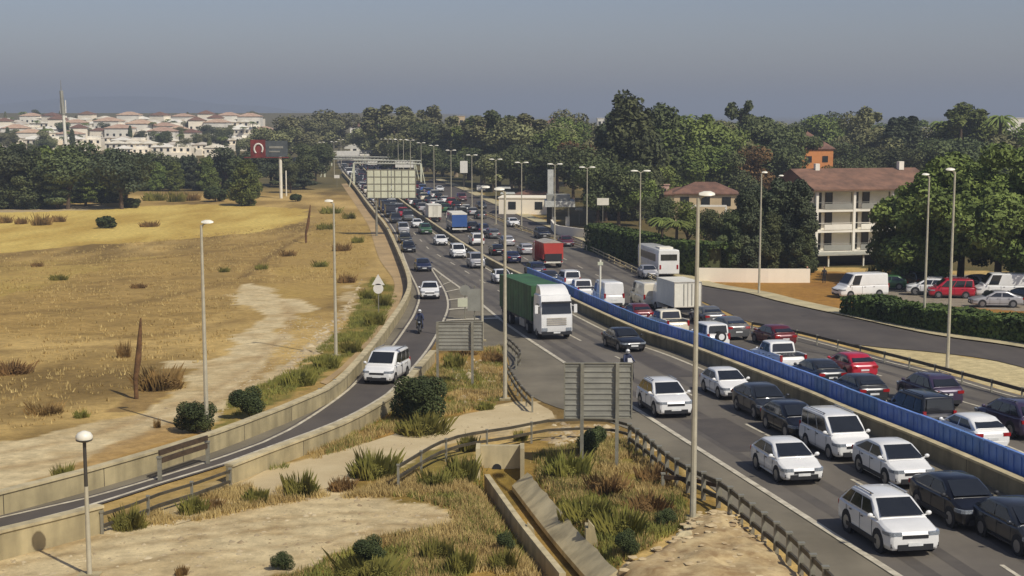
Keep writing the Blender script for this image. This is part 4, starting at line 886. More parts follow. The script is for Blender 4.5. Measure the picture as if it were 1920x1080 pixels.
# globe lamp in the corner
p = P(168, 1079); Hh = height_at(p, 808); gl_ = empty('park_lamp', p, 0, 'short lamp with a round white head in the bottom left corner', 'street lamp')
MB().tube([(0, 0, -.2), (0, 0, Hh*.62)], [.085, .065], 10).build('pole', M('lamp_pole'), gl_, 40); MB().tube([(0, 0, Hh*.62), (0, 0, Hh-.32)], [.06, .055], 10).build('pole_top', M('lamp_dark'), gl_, 40)
MB().loft([[(r_*math.cos(a), r_*math.sin(a), z) for a in np.linspace(0, 2*math.pi, 15)[:-1]] for z, r_ in ((Hh-.36, .12), (Hh-.31, .25), (Hh-.26, .27))]).build('lamp_collar', M('lamp_dark'), gl_, 30, fix=True)
MB().loft([[(r_*math.cos(a), r_*math.sin(a), z) for a in np.linspace(0, 2*math.pi, 15)[:-1]] for z, r_ in ((Hh-.27, .25), (Hh-.18, .275), (Hh-.06, .2), (Hh, .06))]).build('lamp_shade', M('lamp_head'), gl_, 50, fix=True)
MB().box((0, 0, .0), (.7, .5, .12)).build('base_plate', M('concrete'), gl_)
# ------------------------------------------------------------------ signs seen from behind
def sign_back(x0, x1, yt, yb, posts, label, n=11, m='sign_back', name='road_sign', depthpx=None, group='large road signs from behind'):
    """panel between pixels x0..x1 / yt..yb standing over the foot of its posts"""
    (pxa, pya), (pxb, pyb) = posts; pa, pb = P(pxa, pya), P(pxb, pyb); c = (pa+pb)/2; yaw = 0.0
    s_ = pxm(c+Vector((0, 0, 3))); z1 = height_at(c, yt); z0 = height_at(c, yb); root = empty(name, c, 0, label, 'road sign', group)
    cx = (x0+x1)/2; X0 = (x0-(pxa+pxb)/2)/s_; X1 = (x1-(pxa+pxb)/2)/s_
    MB().box(((X0+X1)/2, -.05, (z0+z1)/2), (X1-X0, .05, z1-z0)).build('sign_panel', M(m), root)
    mb = MB()
    for i in range(n): mb.box(((X0+X1)/2, -.09, z0+(z1-z0)*(i+.5)/n), (X1-X0-.04, .035, .05))
    mb.build('stiffeners', M(m), root)
    mb = MB(); [mb.box((x, -.09, (z0+z1)/2), (.05, .1, z1-z0+.04)) for x in (X0, X1)]; [mb.box(((X0+X1)/2, -.09, z), (X1-X0, .1, .05)) for z in (z0, z1)]; mb.build('frame', M('galvanised'), root)
    for q in (pa, pb):
        MB().box((q.x-c.x, -.2, (z1+q.z-c.z)/2-.1), (.15, .12, z1-.02-(q.z-c.z)+.2)).build('post', M('galvanised'), root)
    return root
sign_back(1057, 1183, 680, 783, ((1091, 880), (1154, 872)), 'large grey road sign seen from behind, standing over the ditch', 10)
sign_back(820, 906, 603, 656, ((821, 722), (886, 722)), 'grey road sign seen from behind over the dry grass triangle', 8)
def post_sign(px, py, top, bits, label, cat='road sign', name='traffic_sign', r=.045, pole='galvanised'):
    p = P(px, py); H = height_at(p, top); s_ = pxm(p); root = empty(name, p, 0, label, cat)
    MB().cyl((0, 0, -.1), (0, 0, H), r, n=8).build('post', M(pole), root, 40)
    for kind, yc, size, m in bits:
        z = height_at(p, yc); R_ = size/2/s_; q = MB()
        if kind == 'disc': q.cyl((0, -.07, z), (0, -.11, z), R_, n=20)
        elif kind == 'tri': q.prism([(-R_, z-R_*.85), (R_, z-R_*.85), (0, z+R_*.85)], -.11, -.07)
        elif kind == 'box': q.box((0, -.09, z), (size/s_, .05, size*.6/s_))
        elif kind == 'tall': q.box((0, -.09, z), (size/s_, .05, size*1.6/s_))
        q.build('sign_plate', M(m), root)
    return root
post_sign(710, 588, 515, (('tri', 524, 24, 'sign_white'), ('disc', 541, 19, 'sign_white')), 'pale triangular sign above a round one in the scrub left of the slip road')
post_sign(872, 600, 532, (('disc', 544, 20, 'sign_back'), ('box', 567, 27, 'sign_pale')), 'round sign back above a pale plate at the painted gore')
post_sign(890, 608, 535, (('tall', 562, 26, 'sign_back'),), 'tall grey sign panel right of the round sign at the gore')
post_sign(1125, 578, 487, (('box', 494, 10, 'sign_pale'),), 'slim pale post rising from the median among the white vans', 'post', 'marker_post', .09, 'lamp_head')
post_sign(1255, 506, 466, (('disc', 472, 10, 'sign_white'),), 'small round white sign beside the white coach')
post_sign(1130, 436, 370, (('box', 378, 22, 'lamp_head'),), 'lamp-like white plate on a post before the dark hedge', 'lamp post', 'lamp_post')
post_sign(632, 352, 326, (('box', 331, 10, 'sign_white'),), 'small white sign by the roadside left of the far queue')
post_sign(870, 372, 290, (('tall', 313, 14, 'sign_white'),), 'tall white banner sign on a post before the wood')
post_sign(902, 372, 350, (('box', 352, 16, 'sign_white'),), 'low white plate beside the pale verge')
# cantilever sign with pale panels
p = P(706, 443); s_ = pxm(p+Vector((0, 0, 7))); z1, z0 = height_at(p, 318), height_at(p, 371); r_ = empty('gantry_sign', p, 0, 'pair of big pale road sign panels on a cantilever over the far carriageway', 'road sign')
X0, X1 = (690-706)/s_, (781-706)/s_; xm = (735-706)/s_
MB().tube([(0, .2, -.2), (0, .2, z1+.1)], [.2, .15], 10).build('post', M('galvanised'), r_, 40)
q = MB(); [q.box(((X0+X1)/2, .05, z), (X1-X0, .2, .2)) for z in (z0+1.1, z1-1.2)]; q.build('cantilever_beam', M('galvanised'), r_)
for a, b_ in ((X0, xm-.05), (xm+.05, X1)):
    o = MB().box(((a+b_)/2, -.1, (z0+z1)/2), (b_-a, .07, z1-z0)).build('sign_panel', M('sign_pale'), r_)
q = MB()
for z in np.linspace(z0, z1, 5): q.box(((X0+X1)/2, -.17, z), (X1-X0, .07, .09))
for x in np.linspace(X0, X1, 8): q.box((x, -.2, (z0+z1)/2), (.09, .06, z1-z0+.09))
q.build('frame', M('galvanised'), r_)
# long gantry
def gantry(pl, pr, ytop, label, panels=()):
    a, b_ = P(*pl), P(*pr); root = empty('sign_gantry', a, 0, label, 'gantry', 'gantries over the far road'); d = b_-a; H = height_at(a, ytop)
    for q in (Vector((0, 0, 0)), d):
        t = MB(); t.box((q.x, q.y, H/2-.2+q.z), (.45, .45, H+.4)); t.cyl((q.x, q.y, q.z+H), (q.x+1.2*(1 if q.x else -1), q.y-.5, q.z), .12, n=6); t.build('leg', M('sign_pale'), root)
    t = MB(); n = 24
    for z in (H, H+.8): t.cyl((0, 0, z), (d.x, d.y, z+d.z), .2, n=6)
    for i in range(n):
        u0, u1 = i/n, (i+1)/n; t.cyl((d.x*u0, d.y*u0, H+d.z*u0), (d.x*u1, d.y*u1, H+.8+d.z*u1), .09, n=5)
    t.build('truss', M('truss_paint'), root)
    for (x0, x1, y0, y1) in panels:
        s_ = pxm(a+Vector((0, 0, H))); zt, zb_ = height_at(a, y0), height_at(a, y1)
        MB().box(((x0+x1)/2/s_-pl[0]/s_, -.3, (zt+zb_)/2), ((x1-x0)/s_, .12, zt-zb_)).build('sign_panel', M('sign_white'), root)
gantry((609, 332), (778, 336), 298, 'long lattice gantry spanning the whole far road', ((690, 708, 299, 309),))
gantry((622, 311), (712, 310), 288, 'farther gantry with a long white panel', ((632, 675, 283, 292), (694, 702, 296, 306)))
gantry((636, 299), (684, 299), 276, 'farthest gantry, a small pale frame where the road vanishes', ((645, 672, 272, 279),))
gantry((664, 350), (790, 352), 306, 'middle gantry behind the pale sign panels', ((742, 776, 302, 314),))
# billboard
bp_ = P(527, 372); s_ = pxm(bp_); bb = empty('billboard', bp_, 0, 'roadside billboard with dark red left half and a pale swirl, on a single post', 'billboard')
z0, z1 = height_at(bp_, 294), height_at(bp_, 262); X = lambda x: (x-527)/s_
MB().cyl((-1.5*0, .1, -.2), (0, .1, z0), .38, n=10).build('post', M('lamp_head'), bb, 40)
mat('billboard_red', srgb(124, 48, 42), .6, var=.25, scale=.5); mat('billboard_grey', srgb(84, 90, 90), .6, var=.15)
MB().box(((X(472)+X(500))/2, 0, (z0+z1)/2), (X(500)-X(472), .3, z1-z0)).build('red_panel', M('billboard_red'), bb)
MB().box(((X(500)+X(541))/2, 0, (z0+z1)/2-.1), (X(541)-X(500)-.02, .3, z1-z0-.3)).build('grey_panel', M('billboard_grey'), bb)
q = MB(); q.box(((X(460)+X(543))/2, -.1, z0-.15), (X(543)-X(460), .8, .2)); q.build('ledge', M('billboard_red'), bb)
q = MB(); cx, cz = X(487), (z0+z1)/2
arc = [(cx+1.0*math.sin(t)*.95+.15*t*.2, -.2, cz-.1+1.15*math.cos(t)) for t in np.linspace(-2.6, 2.3, 14)]; q.tube(arc, .2, 6); q.build('swirl', M('sign_white'), bb)
q = MB(); q.box((X(520), -.18, cz+.25), (X(533)-X(507), .05, .5)); q.box((X(517), -.18, cz-.75), (X(527)-X(507), .05, .3)); q.build('lettering_band', M('sign_back'), bb)
post_sign(529, 371, 319, (), 'slim pale post right beside the billboard post', 'post', 'post', .14, 'lamp_head') if False else None
post_sign(537, 368, 320, (), 'slim pale post standing right of the billboard post', 'post', 'marker_post', .16, 'lamp_head')
# communications mast
mp = P(130, 372); s_ = pxm(mp); ms = empty('mast', mp, 0, 'tall slim telecom mast rising from the dark trees at the left', 'mast'); H = height_at(mp, 160); zz = lambda y: height_at(mp, y)
MB().tube([(0, 0, -.2), (-.2, 0, zz(300)), (-.6, 0, zz(215))], [.45, .42, .34], 10).build('pole', M('lamp_head'), ms, 40)
MB().tube([(-.6, 0, zz(215)), (-.9, 0, zz(170))], [.5, .42], 8).build('antenna_shroud', M('sign_back'), ms, 40)
MB().tube([(-.9, 0, zz(170)), (-.95, 0, zz(150))], [.1, .04], 6).build('spike', M('galvanised'), ms)
q = MB(); [q.box((-.6+x, 0, zz(200)), (.2, .2, 3.0)) for x in (-.6, .6)]; q.build('antenna', M('sign_white'), ms)
# leaning dead trunks in the field
mat('dead_wood', srgb(110, 80, 50), .95, var=.25, scale=3, bump=.5)
for px, py, tx, ty, r_, lb in ((256, 748, 268, 597, .13, 'dark leaning dead trunk standing in the dry field, left of the tall lamp'), (574, 456, 583, 384, .17, 'dark leaning dead trunk at the far side of the field')):
    p = P(px, py); H = height_at(p, ty); s_ = pxm(p); dx = (tx-px)/s_; root = MB().tube([(0, 0, -.2), (-.02, 0, H*.25), (dx*.45, .05, H*.5), (dx*.8, .1, H*.8), (dx, .1, H)], [r_*.9, r_*1.0, r_*1.35, r_*.9, r_*.35], 9).build('dead_trunk', M('dead_wood'), None, 60)
    root.location = p; tag(root, lb, 'trunk')
# ------------------------------------------------------------------ drainage ditch
Dl = smooth(DITCH, .6)
hw = empty('culvert_headwall', P(938, 890), 0, 'concrete culvert headwall with a dark pipe mouth at the top of the ditch', 'culvert'); o0 = Vector(hw.location)
s_ = pxm(o0); mb = MB(); z = -.8
mb.box((0, .45, .45), (1.75, .25, 1.5)); mb.build('headwall', M('concrete_light'), hw)
mb = MB(); mb.cyl((-.15, .28, .2), (-.15, .46, .2), .2, n=16); mb.build('pipe_mouth', M('tyre'), hw)
for sx in (-1, 1): MB().box((sx*.95, -.1, .45), (.18, 1.0, 1.7)).build('wing_wall', M('concrete_light'), hw)
def follow(name, off, w, z0, z1, m, label, cat, parent=None, jag=0):
    c = offset(Dl, off); n = len(c); a = offset(c, -w/2); b_ = offset(c, w/2); mb = MB(); rj = random.Random(5)
    mb.loft([[(a[i][0], a[i][1], base_z(a[i][1])+z0), (a[i][0], a[i][1], base_z(a[i][1])+z1+jag*rj.uniform(-1, 1)), (b_[i][0]+jag*2*rj.uniform(-1, 1), b_[i][1], base_z(b_[i][1])+z1+jag*rj.uniform(-1, 1)), (b_[i][0], b_[i][1], base_z(b_[i][1])+z0)] for i in range(n)])
    return tag(mb.build(name, m, parent, fix=True), label, cat)
sgn = 1 if offset(Dl, 1)[3][0] > Dl[3][0] else -1
follow('kerb_wall', -sgn*.62, .22, -1.0, .12, M('concrete_light'), 'narrow concrete edge wall along the left side of the ditch', 'kerb wall')
c1 = offset(Dl, sgn*.45); c2 = offset(Dl, sgn*1.15)
rj = random.Random(8); mb = MB(); n = len(c1)
mb.loft([[(c1[i][0], c1[i][1], float(base_z(c1[i][1]))-.62), (c1[i][0], c1[i][1], float(base_z(c1[i][1]))-.42), (c2[i][0]+rj.uniform(-.05, .05), c2[i][1], float(base_z(c2[i][1]))+.12), (c2[i][0]+.3, c2[i][1], float(base_z(c2[i][1]))-.6)] for i in range(n)])
tag(mb.build('concrete_apron', M('concrete_light'), None, fix=True), 'sloping concrete slab with a broken edge along the right side of the ditch', 'slab')
for px, py, w, hgt, lb in ((994, 1030, .5, 1.0, 'small upright concrete wing beside the left edge of the ditch'), (1108, 1030, .5, 1.05, 'small upright concrete wing on the right side of the ditch')):
    p = P(px, py); o = MB(); o.prism([(-.1, -.3), (.35, -.3), (.12, hgt-.25), (-.1, hgt)], -.1, .15); o.box((-.12, .25, .25), (.14, .8, hgt)); o = o.build('wing_wall', M('concrete'), None, fix=True); o.location = p; tag(o, lb, 'wing wall')
# stone slope bottom right, built as a swelling mound of rubble paving
ss = curve([(1135, 1095), (1200, 1052), (1270, 1010), (1290, 985), (1350, 975)], 1.0); sr = curve([(1620, 1240), (1545, 1130), (1475, 1062), (1415, 1010), (1352, 968)], 1.0)
n = 60; a = resample([tuple(q) for q in ss], n); b_ = resample(sr, n); k = 30; t = np.linspace(0, 1, k+1)[None, :, None]
Q = a[:, None]*(1-t)+b_[:, None]*t; bump_ = np.sin(np.pi*np.clip(t[..., 0], 0, 1))**.6*.5*np.ones((n, 1)); zz_ = gz(Q[..., 0], Q[..., 1])+.03+(bump_*.7+(fbm(Q[..., 0], Q[..., 1], .9, 70)-.3)*.36)*np.clip(6*np.sin(np.pi*np.linspace(0, 1, n)), 0, 1)[:, None]*np.clip(6*np.sin(np.pi*t[..., 0]), 0, 1)
ii = np.arange(n-1)[:, None]*(k+1)+np.arange(k)[None, :]
tag(np_mesh('stone_slope', np.concatenate([Q, zz_[..., None]], -1).reshape(-1, 3), np.stack([ii, ii+1, ii+k+2, ii+k+1], -1).reshape(-1, 4), M('stone_slope')), kind='structure')
rs = random.Random(4)
for i, (px, py) in enumerate([(1296, 990), (1318, 985), (1335, 998), (1350, 982), (1284, 1003)]):
    p = P(px, py, .25); mb = MB(); mb.ball((0, 0, 0), (rs.uniform(.25, .4), rs.uniform(.2, .3), rs.uniform(.12, .18)), 8, 5); mb.v = [(v[0]+rs.uniform(-.04, .04), v[1]+rs.uniform(-.04, .04), v[2]+rs.uniform(-.03, .03)) for v in mb.v]; o = mb.build('stone', M('concrete_light')); o.location = p; o.rotation_euler[2] = rs.uniform(0, 3); tag(o, f'loose pale stone on the stone slope, {ordw(i)} from the lamp foot', 'stone', 'stones by the lamp foot')

SL = Q.reshape(-1, 2); SZ = zz_.reshape(-1); rg = np.random.default_rng(12); idx = rg.choice(len(SL), 300); base = np.array([(1, 0, 0), (.3, .9, 0), (-.8, .6, 0), (-.9, -.5, 0), (.2, -1, 0), (.1, .1, .35)]); Vs = []; Fs = []
for j, i_ in enumerate(idx):
    r = rg.uniform(.05, .2); an = rg.uniform(0, 6.28); c, s_ = math.cos(an), math.sin(an); b = base*(r*rg.uniform(.7, 1.3, (6, 3))); x0_, y0_ = SL[i_]+rg.normal(size=2)*.15; Vs.append(np.stack([b[:, 0]*c-b[:, 1]*s_+x0_, b[:, 0]*s_+b[:, 1]*c+y0_, b[:, 2]*.6+SZ[i_]-.015], 1)); k_ = j*6; Fs += [(k_+a_, k_+(a_+1) % 5, k_+5) for a_ in range(5)]
mat('flat_stone', srgb(214, 192, 146), .95, col2=srgb(164, 138, 98), scale=.7)
tag(np_mesh('rubble', np.concatenate(Vs), np.array(Fs), M('flat_stone')), kind='stuff')
# ------------------------------------------------------------------ foliage
def leafmat(name, c1, c2, ov=.25, scale=.35):
    return mat(name, c1, .75, col2=c2, scale=scale, detail=3, objvar=ov, spec=.25)
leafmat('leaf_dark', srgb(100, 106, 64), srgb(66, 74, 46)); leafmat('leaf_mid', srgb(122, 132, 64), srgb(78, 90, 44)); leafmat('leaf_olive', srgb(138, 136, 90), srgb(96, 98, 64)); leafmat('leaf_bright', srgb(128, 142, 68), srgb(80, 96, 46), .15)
leafmat('leaf_conifer', srgb(88, 94, 64), srgb(56, 64, 46)); leafmat('leaf_brown', srgb(128, 98, 60), srgb(84, 66, 42)); leafmat('leaf_bush', srgb(84, 92, 50), srgb(48, 58, 34), .1, .8); leafmat('hedge_green', srgb(88, 104, 46), srgb(52, 64, 32), .1, .5)
mat('bark', srgb(92, 76, 58), .95, var=.25, scale=2); mat('bark_pale', srgb(158, 140, 112), .9, var=.25, scale=1)
def leaves(blobs, n, size, seed, flat=.6, tri=False):
    """n small quads spread through a set of ellipsoid clumps (cx, cy, cz, rx, ry, rz)"""
    rg = np.random.default_rng(seed); B = np.array(blobs, float); w = (B[:, 3]*B[:, 4]*B[:, 5])**.7; w /= w.sum()
    k = rg.choice(len(B), n, p=w); d = rg.normal(size=(n, 3)); d /= np.linalg.norm(d, axis=1)[:, None]; r = rg.random(n)**.28
    c = B[k, :3]+d*r[:, None]*B[k, 3:6]
    nrm = d*.8+rg.normal(size=(n, 3))*.7+np.array([0, 0, .35]); nrm /= np.linalg.norm(nrm, axis=1)[:, None]
    t = np.cross(nrm, rg.normal(size=(n, 3))); t /= np.linalg.norm(t, axis=1)[:, None]; u = np.cross(nrm, t)
    s = size*rg.uniform(.5, 1.3, n)[:, None]; t *= s; u *= s*flat
    V = np.stack([c-t, c-u, c+t, c+u], 1).reshape(-1, 3); return V, np.arange(4*n).reshape(-1, 4)
def crown(kind, seed, H):
    rg = random.Random(seed); b = []
    if kind == 'round':
        for _ in range(15):
            a = rg.uniform(0, 6.28); r = rg.uniform(0, .30)*H; z = rg.uniform(.38, .86)*H; q = H*rg.uniform(.09, .17)*(1.15-abs(z/H-.55)); b.append((r*math.cos(a), r*math.sin(a), z, q*1.25, q*1.25, q))
    elif kind == 'tall':      # eucalyptus, poplar: uneven column
        for i in range(16):
            z = (.22+.72*i/15)*H; r = .14*H*math.sin(math.pi*min(1, (.25+.75*(1-(i/15)**1.4)))); a = rg.uniform(0, 6.28); q = H*rg.uniform(.065, .12)*(1.1-.5*i/15); b.append((r*math.cos(a)*.9, r*math.sin(a)*.9, z, q*1.1, q*1.1, q*1.25))
    elif kind == 'conifer':
        for i in range(20):
            u = i/19; z = (.12+.84*u)*H; r = .17*H*(1-u)**.8; a = i*2.4; q = H*.05*(1.25-u); b.append((r*.6*math.cos(a), r*.6*math.sin(a), z, q+r*.55, q+r*.55, q*1.0))
    elif kind == 'cypress':
        for i in range(12):
            u = i/11; b.append((rg.uniform(-.01, .01)*H, 0, (.08+.86*u)*H, H*.085*math.sin(math.pi*(.15+.8*(1-u)))+.1, H*.085*math.sin(math.pi*(.15+.8*(1-u)))+.1, H*.07))
    elif kind == 'umbrella':   # stone pine
        for _ in range(18):
            a = rg.uniform(0, 6.28); r = (rg.random()**.5)*.42*H; b.append((r*math.cos(a), r*math.sin(a), H*(.80-.25*(r/H/.42)**2+rg.uniform(-.04, .05)), H*.12, H*.12, H*.065))
    elif kind == 'big':
        for _ in range(34):
            a = rg.uniform(0, 6.28); r = (rg.random()**.6)*.5*H; zt = .92*math.sqrt(max(.05, 1-(r/H/.56)**2)); z = H*(.2+(zt-.2)*rg.random()**.5); q = H*rg.uniform(.08, .13); b.append((r*math.cos(a), r*math.sin(a), z, q*1.15, q*1.15, q*.85))
    elif kind == 'dense':
        for i in range(30):
            u = i/29; z = (.08+.84*u)*H; r = H*.2*math.sin(math.pi*(.28+.62*u))**.8; a = i*2.4+rg.uniform(-.4, .4); q = H*rg.uniform(.07, .11)*(1.1-.4*u); b.append((r*math.cos(a)*rg.uniform(.3, 1), r*math.sin(a)*rg.uniform(.3, 1), z, q*1.2, q*1.2, q*1.1))
    elif kind == 'palm': pass
    return b
PT = {}
def tree_proto(kind, seed, lm, n=8000, size=.21, H=10.0):
    root = empty('tree', (0, 0, 0)); b = crown(kind, seed, H); V, Fq = leaves(b, n, size, seed); np_mesh('crown', V, Fq, M(lm), parent=root)
    t = MB(); rg = random.Random(seed+1); th = H*(.86 if kind in ('conifer', 'cypress', 'tall') else .55); r = H*.022; lean = rg.uniform(-.03, .03)*H
    t.tube([(0, 0, -.4), (lean*.4, 0, th*.4), (lean, lean*.5, th)], [r*1.2, r*.9, r*.35], 7)
    for _ in range(6 if kind != 'cypress' else 0):
        c = rg.choice(b); z = th*rg.uniform(.35, .7); t.tube([(lean*z/th, lean*.5*z/th, z), ((c[0]+lean)/2, c[1]/2, (z+c[2])/2+.2), (c[0], c[1], c[2])], [r*.55, r*.4, r*.12], 5)
    t.build('trunk', M('bark_pale' if lm == 'leaf_olive' else 'bark'), root, 50); return root
def palm_proto(H=10, seed=1):
    root = empty('palm_tree', (0, 0, 0)); rg = random.Random(seed); MB().tube([(0, 0, -.3), (.1, 0, H*.5), (0, 0, H*.9)], [.24, .19, .16], 8).build('trunk', M('bark'), root, 50); m = MB()
    for i in range(26):
        a = i*2.4; el = rg.uniform(-.3, 1.1); L = H*.2; prev = None
        for k in range(6):
            u = k/5; r_ = L*u; z = H*.9+r_*math.sin(el)*(1-u*.5)-1.0*u*u*L*.6; w = .32*(1-u*.8); x, y = r_*math.cos(a), r_*math.sin(a); e = (Vector((x-w*math.sin(a), y+w*math.cos(a), z-.08)), Vector((x, y, z+.06)), Vector((x+w*math.sin(a), y-w*math.cos(a), z-.08)))
            if prev: m.quad(prev[0], prev[1], e[1], e[0]); m.quad(prev[1], prev[2], e[2], e[1])
            prev = e
    m.build('crown', M('leaf_mid'), root); return root
TREES = []
KN = {'round': 'bushy rounded', 'tall': 'tall narrow', 'conifer': 'pointed conifer', 'cypress': 'slender cypress', 'umbrella': 'flat-topped pine', 'big': 'huge spreading', 'palm': 'palm', 'dense': 'dense low-crowned'}
CNM = {'leaf_dark': 'dark green', 'leaf_mid': 'mid green', 'leaf_olive': 'olive green', 'leaf_bright': 'bright green', 'leaf_conifer': 'blackish green', 'leaf_brown': 'brownish'}
def tree(kind, lm, px, py, top, zone, w=1.0, seed=None, n=8000, size=.21):
    seed = (int(px*7+py) % 3) if seed is None else seed; key = (kind, lm, seed, n); p = P(px, py); H = height_at(p, top)
    if key not in PT: PT[key] = palm_proto(10, seed) if kind == 'palm' else tree_proto(kind, seed*13+5, lm, n, size); o = PT[key]
    else: o = copy_tree(PT[key])
    o.name = {'palm': 'palm_tree', 'cypress': 'cypress_tree', 'conifer': 'conifer_tree', 'umbrella': 'pine_tree'}.get(kind, 'tree'); o.location = p; o.rotation_euler[2] = (px*.37) % 6.28; s = H/10; o.scale = (s*w, s*w, s)
    TREES.append((zone, kind, lm, px, o)); o['category'] = 'tree'; o['group'] = 'trees '+zone; return o
# left belt of dark trees
rt = random.Random(21)
zl = 'in the belt behind the field'
for i in range(46):
    x = -60+i*13.6+rt.uniform(-5, 5); y = rt.choice([372, 380, 386, 392]) if x < 250 or x > 430 else rt.choice([352, 358]); 
    if x > 585 or (485 < x < 575 and y > 355): continue
    if 110 < x < 130 : x += 14
    k = rt.choice(['round', 'dense', 'conifer', 'dense', 'dense']); lm = rt.choice(['leaf_dark', 'leaf_conifer', 'leaf_conifer', 'leaf_dark', 'leaf_mid'])
    tp = {0: 268, 1: 282, 2: 296, 3: 290}[min(3, int(max(0, x)//150))]+rt.uniform(-8, 22)
    tree(k, lm, x, y, tp, zl, 1.3)
for i in range(22): tree(rt.choice(['conifer', 'round', 'dense']), rt.choice(['leaf_conifer', 'leaf_dark']), -40+i*29+rt.uniform(-6, 6), 352+rt.uniform(-4, 4), 285+rt.uniform(-8, 16)+(0 if i < 14 else -8), zl, 1.5)
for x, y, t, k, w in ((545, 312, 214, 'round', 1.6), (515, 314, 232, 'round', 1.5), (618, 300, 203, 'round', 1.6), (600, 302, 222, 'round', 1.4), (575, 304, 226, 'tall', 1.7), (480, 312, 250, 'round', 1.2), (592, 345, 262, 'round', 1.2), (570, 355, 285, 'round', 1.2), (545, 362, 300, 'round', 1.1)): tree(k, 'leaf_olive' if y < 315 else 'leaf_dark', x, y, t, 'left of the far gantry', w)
# right-hand wood
zr = 'in the wood behind the far road'
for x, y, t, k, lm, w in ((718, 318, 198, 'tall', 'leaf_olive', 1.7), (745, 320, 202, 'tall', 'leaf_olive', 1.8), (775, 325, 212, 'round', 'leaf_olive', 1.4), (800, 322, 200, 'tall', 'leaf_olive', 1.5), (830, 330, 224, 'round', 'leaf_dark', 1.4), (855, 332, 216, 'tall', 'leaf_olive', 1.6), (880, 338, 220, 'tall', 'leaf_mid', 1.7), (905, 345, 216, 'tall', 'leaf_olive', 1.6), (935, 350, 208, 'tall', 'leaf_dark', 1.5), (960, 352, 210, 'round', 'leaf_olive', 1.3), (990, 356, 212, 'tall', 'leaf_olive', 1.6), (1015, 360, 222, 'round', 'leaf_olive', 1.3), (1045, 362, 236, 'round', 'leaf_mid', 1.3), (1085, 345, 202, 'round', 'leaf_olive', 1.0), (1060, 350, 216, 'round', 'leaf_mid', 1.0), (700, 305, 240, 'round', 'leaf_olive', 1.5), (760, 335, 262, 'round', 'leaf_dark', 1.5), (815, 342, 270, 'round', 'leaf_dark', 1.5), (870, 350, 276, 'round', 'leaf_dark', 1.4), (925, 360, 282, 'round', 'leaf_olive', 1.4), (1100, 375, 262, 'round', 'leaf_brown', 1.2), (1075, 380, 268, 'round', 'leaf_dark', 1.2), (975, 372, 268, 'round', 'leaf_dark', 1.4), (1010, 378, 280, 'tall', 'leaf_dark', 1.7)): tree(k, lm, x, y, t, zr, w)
zc = 'above the garden hedge'
for x, y, t, k, lm, w in ((1178, 412, 168, 'dense', 'leaf_dark', 1.05), (1160, 405, 205, 'tall', 'leaf_conifer', 1.3), (1205, 408, 200, 'dense', 'leaf_dark', 1.0), (1243, 400, 190, 'dense', 'leaf_dark', 1.0), (1225, 398, 218, 'round', 'leaf_mid', 1.1), (1275, 395, 212, 'round', 'leaf_mid', 1.2), (1300, 385, 214, 'tall', 'leaf_mid', 1.5), (1135, 415, 268, 'round', 'leaf_dark', 1.2), (1120, 425, 290, 'round', 'leaf_dark', 1.1), (1160, 425, 300, 'round', 'leaf_dark', 1.2), (1200, 425, 310, 'round', 'leaf_mid', 1.0), (1190, 400, 250, 'round', 'leaf_dark', 1.3), (1240, 405, 300, 'round', 'leaf_mid', 1.3), (1270, 402, 270, 'round', 'leaf_mid', 1.2)): tree(k, lm, x, y, t, zc, w)
zm = 'in the wood behind the balcony block'
for x, y, t, k, lm, w in ((1325, 380, 218, 'round', 'leaf_mid', 1.3), (1350, 372, 222, 'round', 'leaf_olive', 1.2), (1385, 372, 188, 'tall', 'leaf_dark', .9), (1375, 375, 230, 'round', 'leaf_mid', 1.2), (1410, 370, 214, 'round', 'leaf_dark', 1.2), (1430, 372, 198, 'umbrella', 'leaf_dark', .9), (1465, 372, 206, 'umbrella', 'leaf_dark', .9), (1395, 395, 270, 'round', 'leaf_brown', 1.2), (1450, 390, 262, 'round', 'leaf_dark', 1.3), (1468, 372, 235, 'round', 'leaf_mid', .9), (1320, 400, 262, 'round', 'leaf_mid', 1.2), (1360, 400, 280, 'round', 'leaf_dark', 1.2), (1535, 330, 206, 'round', 'leaf_dark', 1.1), (1510, 335, 218, 'round', 'leaf_dark', .9), (1560, 335, 212, 'round', 'leaf_mid', 1.2), (1606, 352, 206, 'round', 'leaf_olive', 1.0), (1624, 350, 203, 'tall', 'leaf_olive', 1.2), (1590, 362, 262, 'round', 'leaf_dark', 1.4), (1640, 358, 240, 'round', 'leaf_olive', 1.3), (1670, 360, 222, 'cypress', 'leaf_conifer', 1.5), (1686, 360, 220, 'cypress', 'leaf_conifer', 1.6), (1705, 360, 219, 'cypress', 'leaf_conifer', 1.6), (1660, 372, 268, 'round', 'leaf_dark', 1.3), (1620, 372, 285, 'round', 'leaf_dark', 1.3), (1735, 355, 226, 'round', 'leaf_olive', 1.3), (1760, 358, 218, 'palm', 'leaf_mid', .9), (1800, 365, 205, 'tall', 'leaf_mid', 1.5), (1825, 362, 196, 'tall', 'leaf_mid', 1.6), (1850, 362, 208, 'round', 'leaf_mid', 1.2), (1780, 375, 250, 'round', 'leaf_dark', 1.3), (1870, 370, 206, 'palm', 'leaf_mid', 1.0), (1900, 375, 240, 'round', 'leaf_olive', 1.3), (1840, 380, 262, 'round', 'leaf_dark', 1.4), (1715, 375, 275, 'round', 'leaf_dark', 1.2), (1935, 375, 224, 'round', 'leaf_mid', 1.3), (1890, 392, 280, 'round', 'leaf_mid', 1.3), (1575, 385, 305, 'round', 'leaf_dark', 1.2)): tree(k, lm, x, y, t, zm, w)
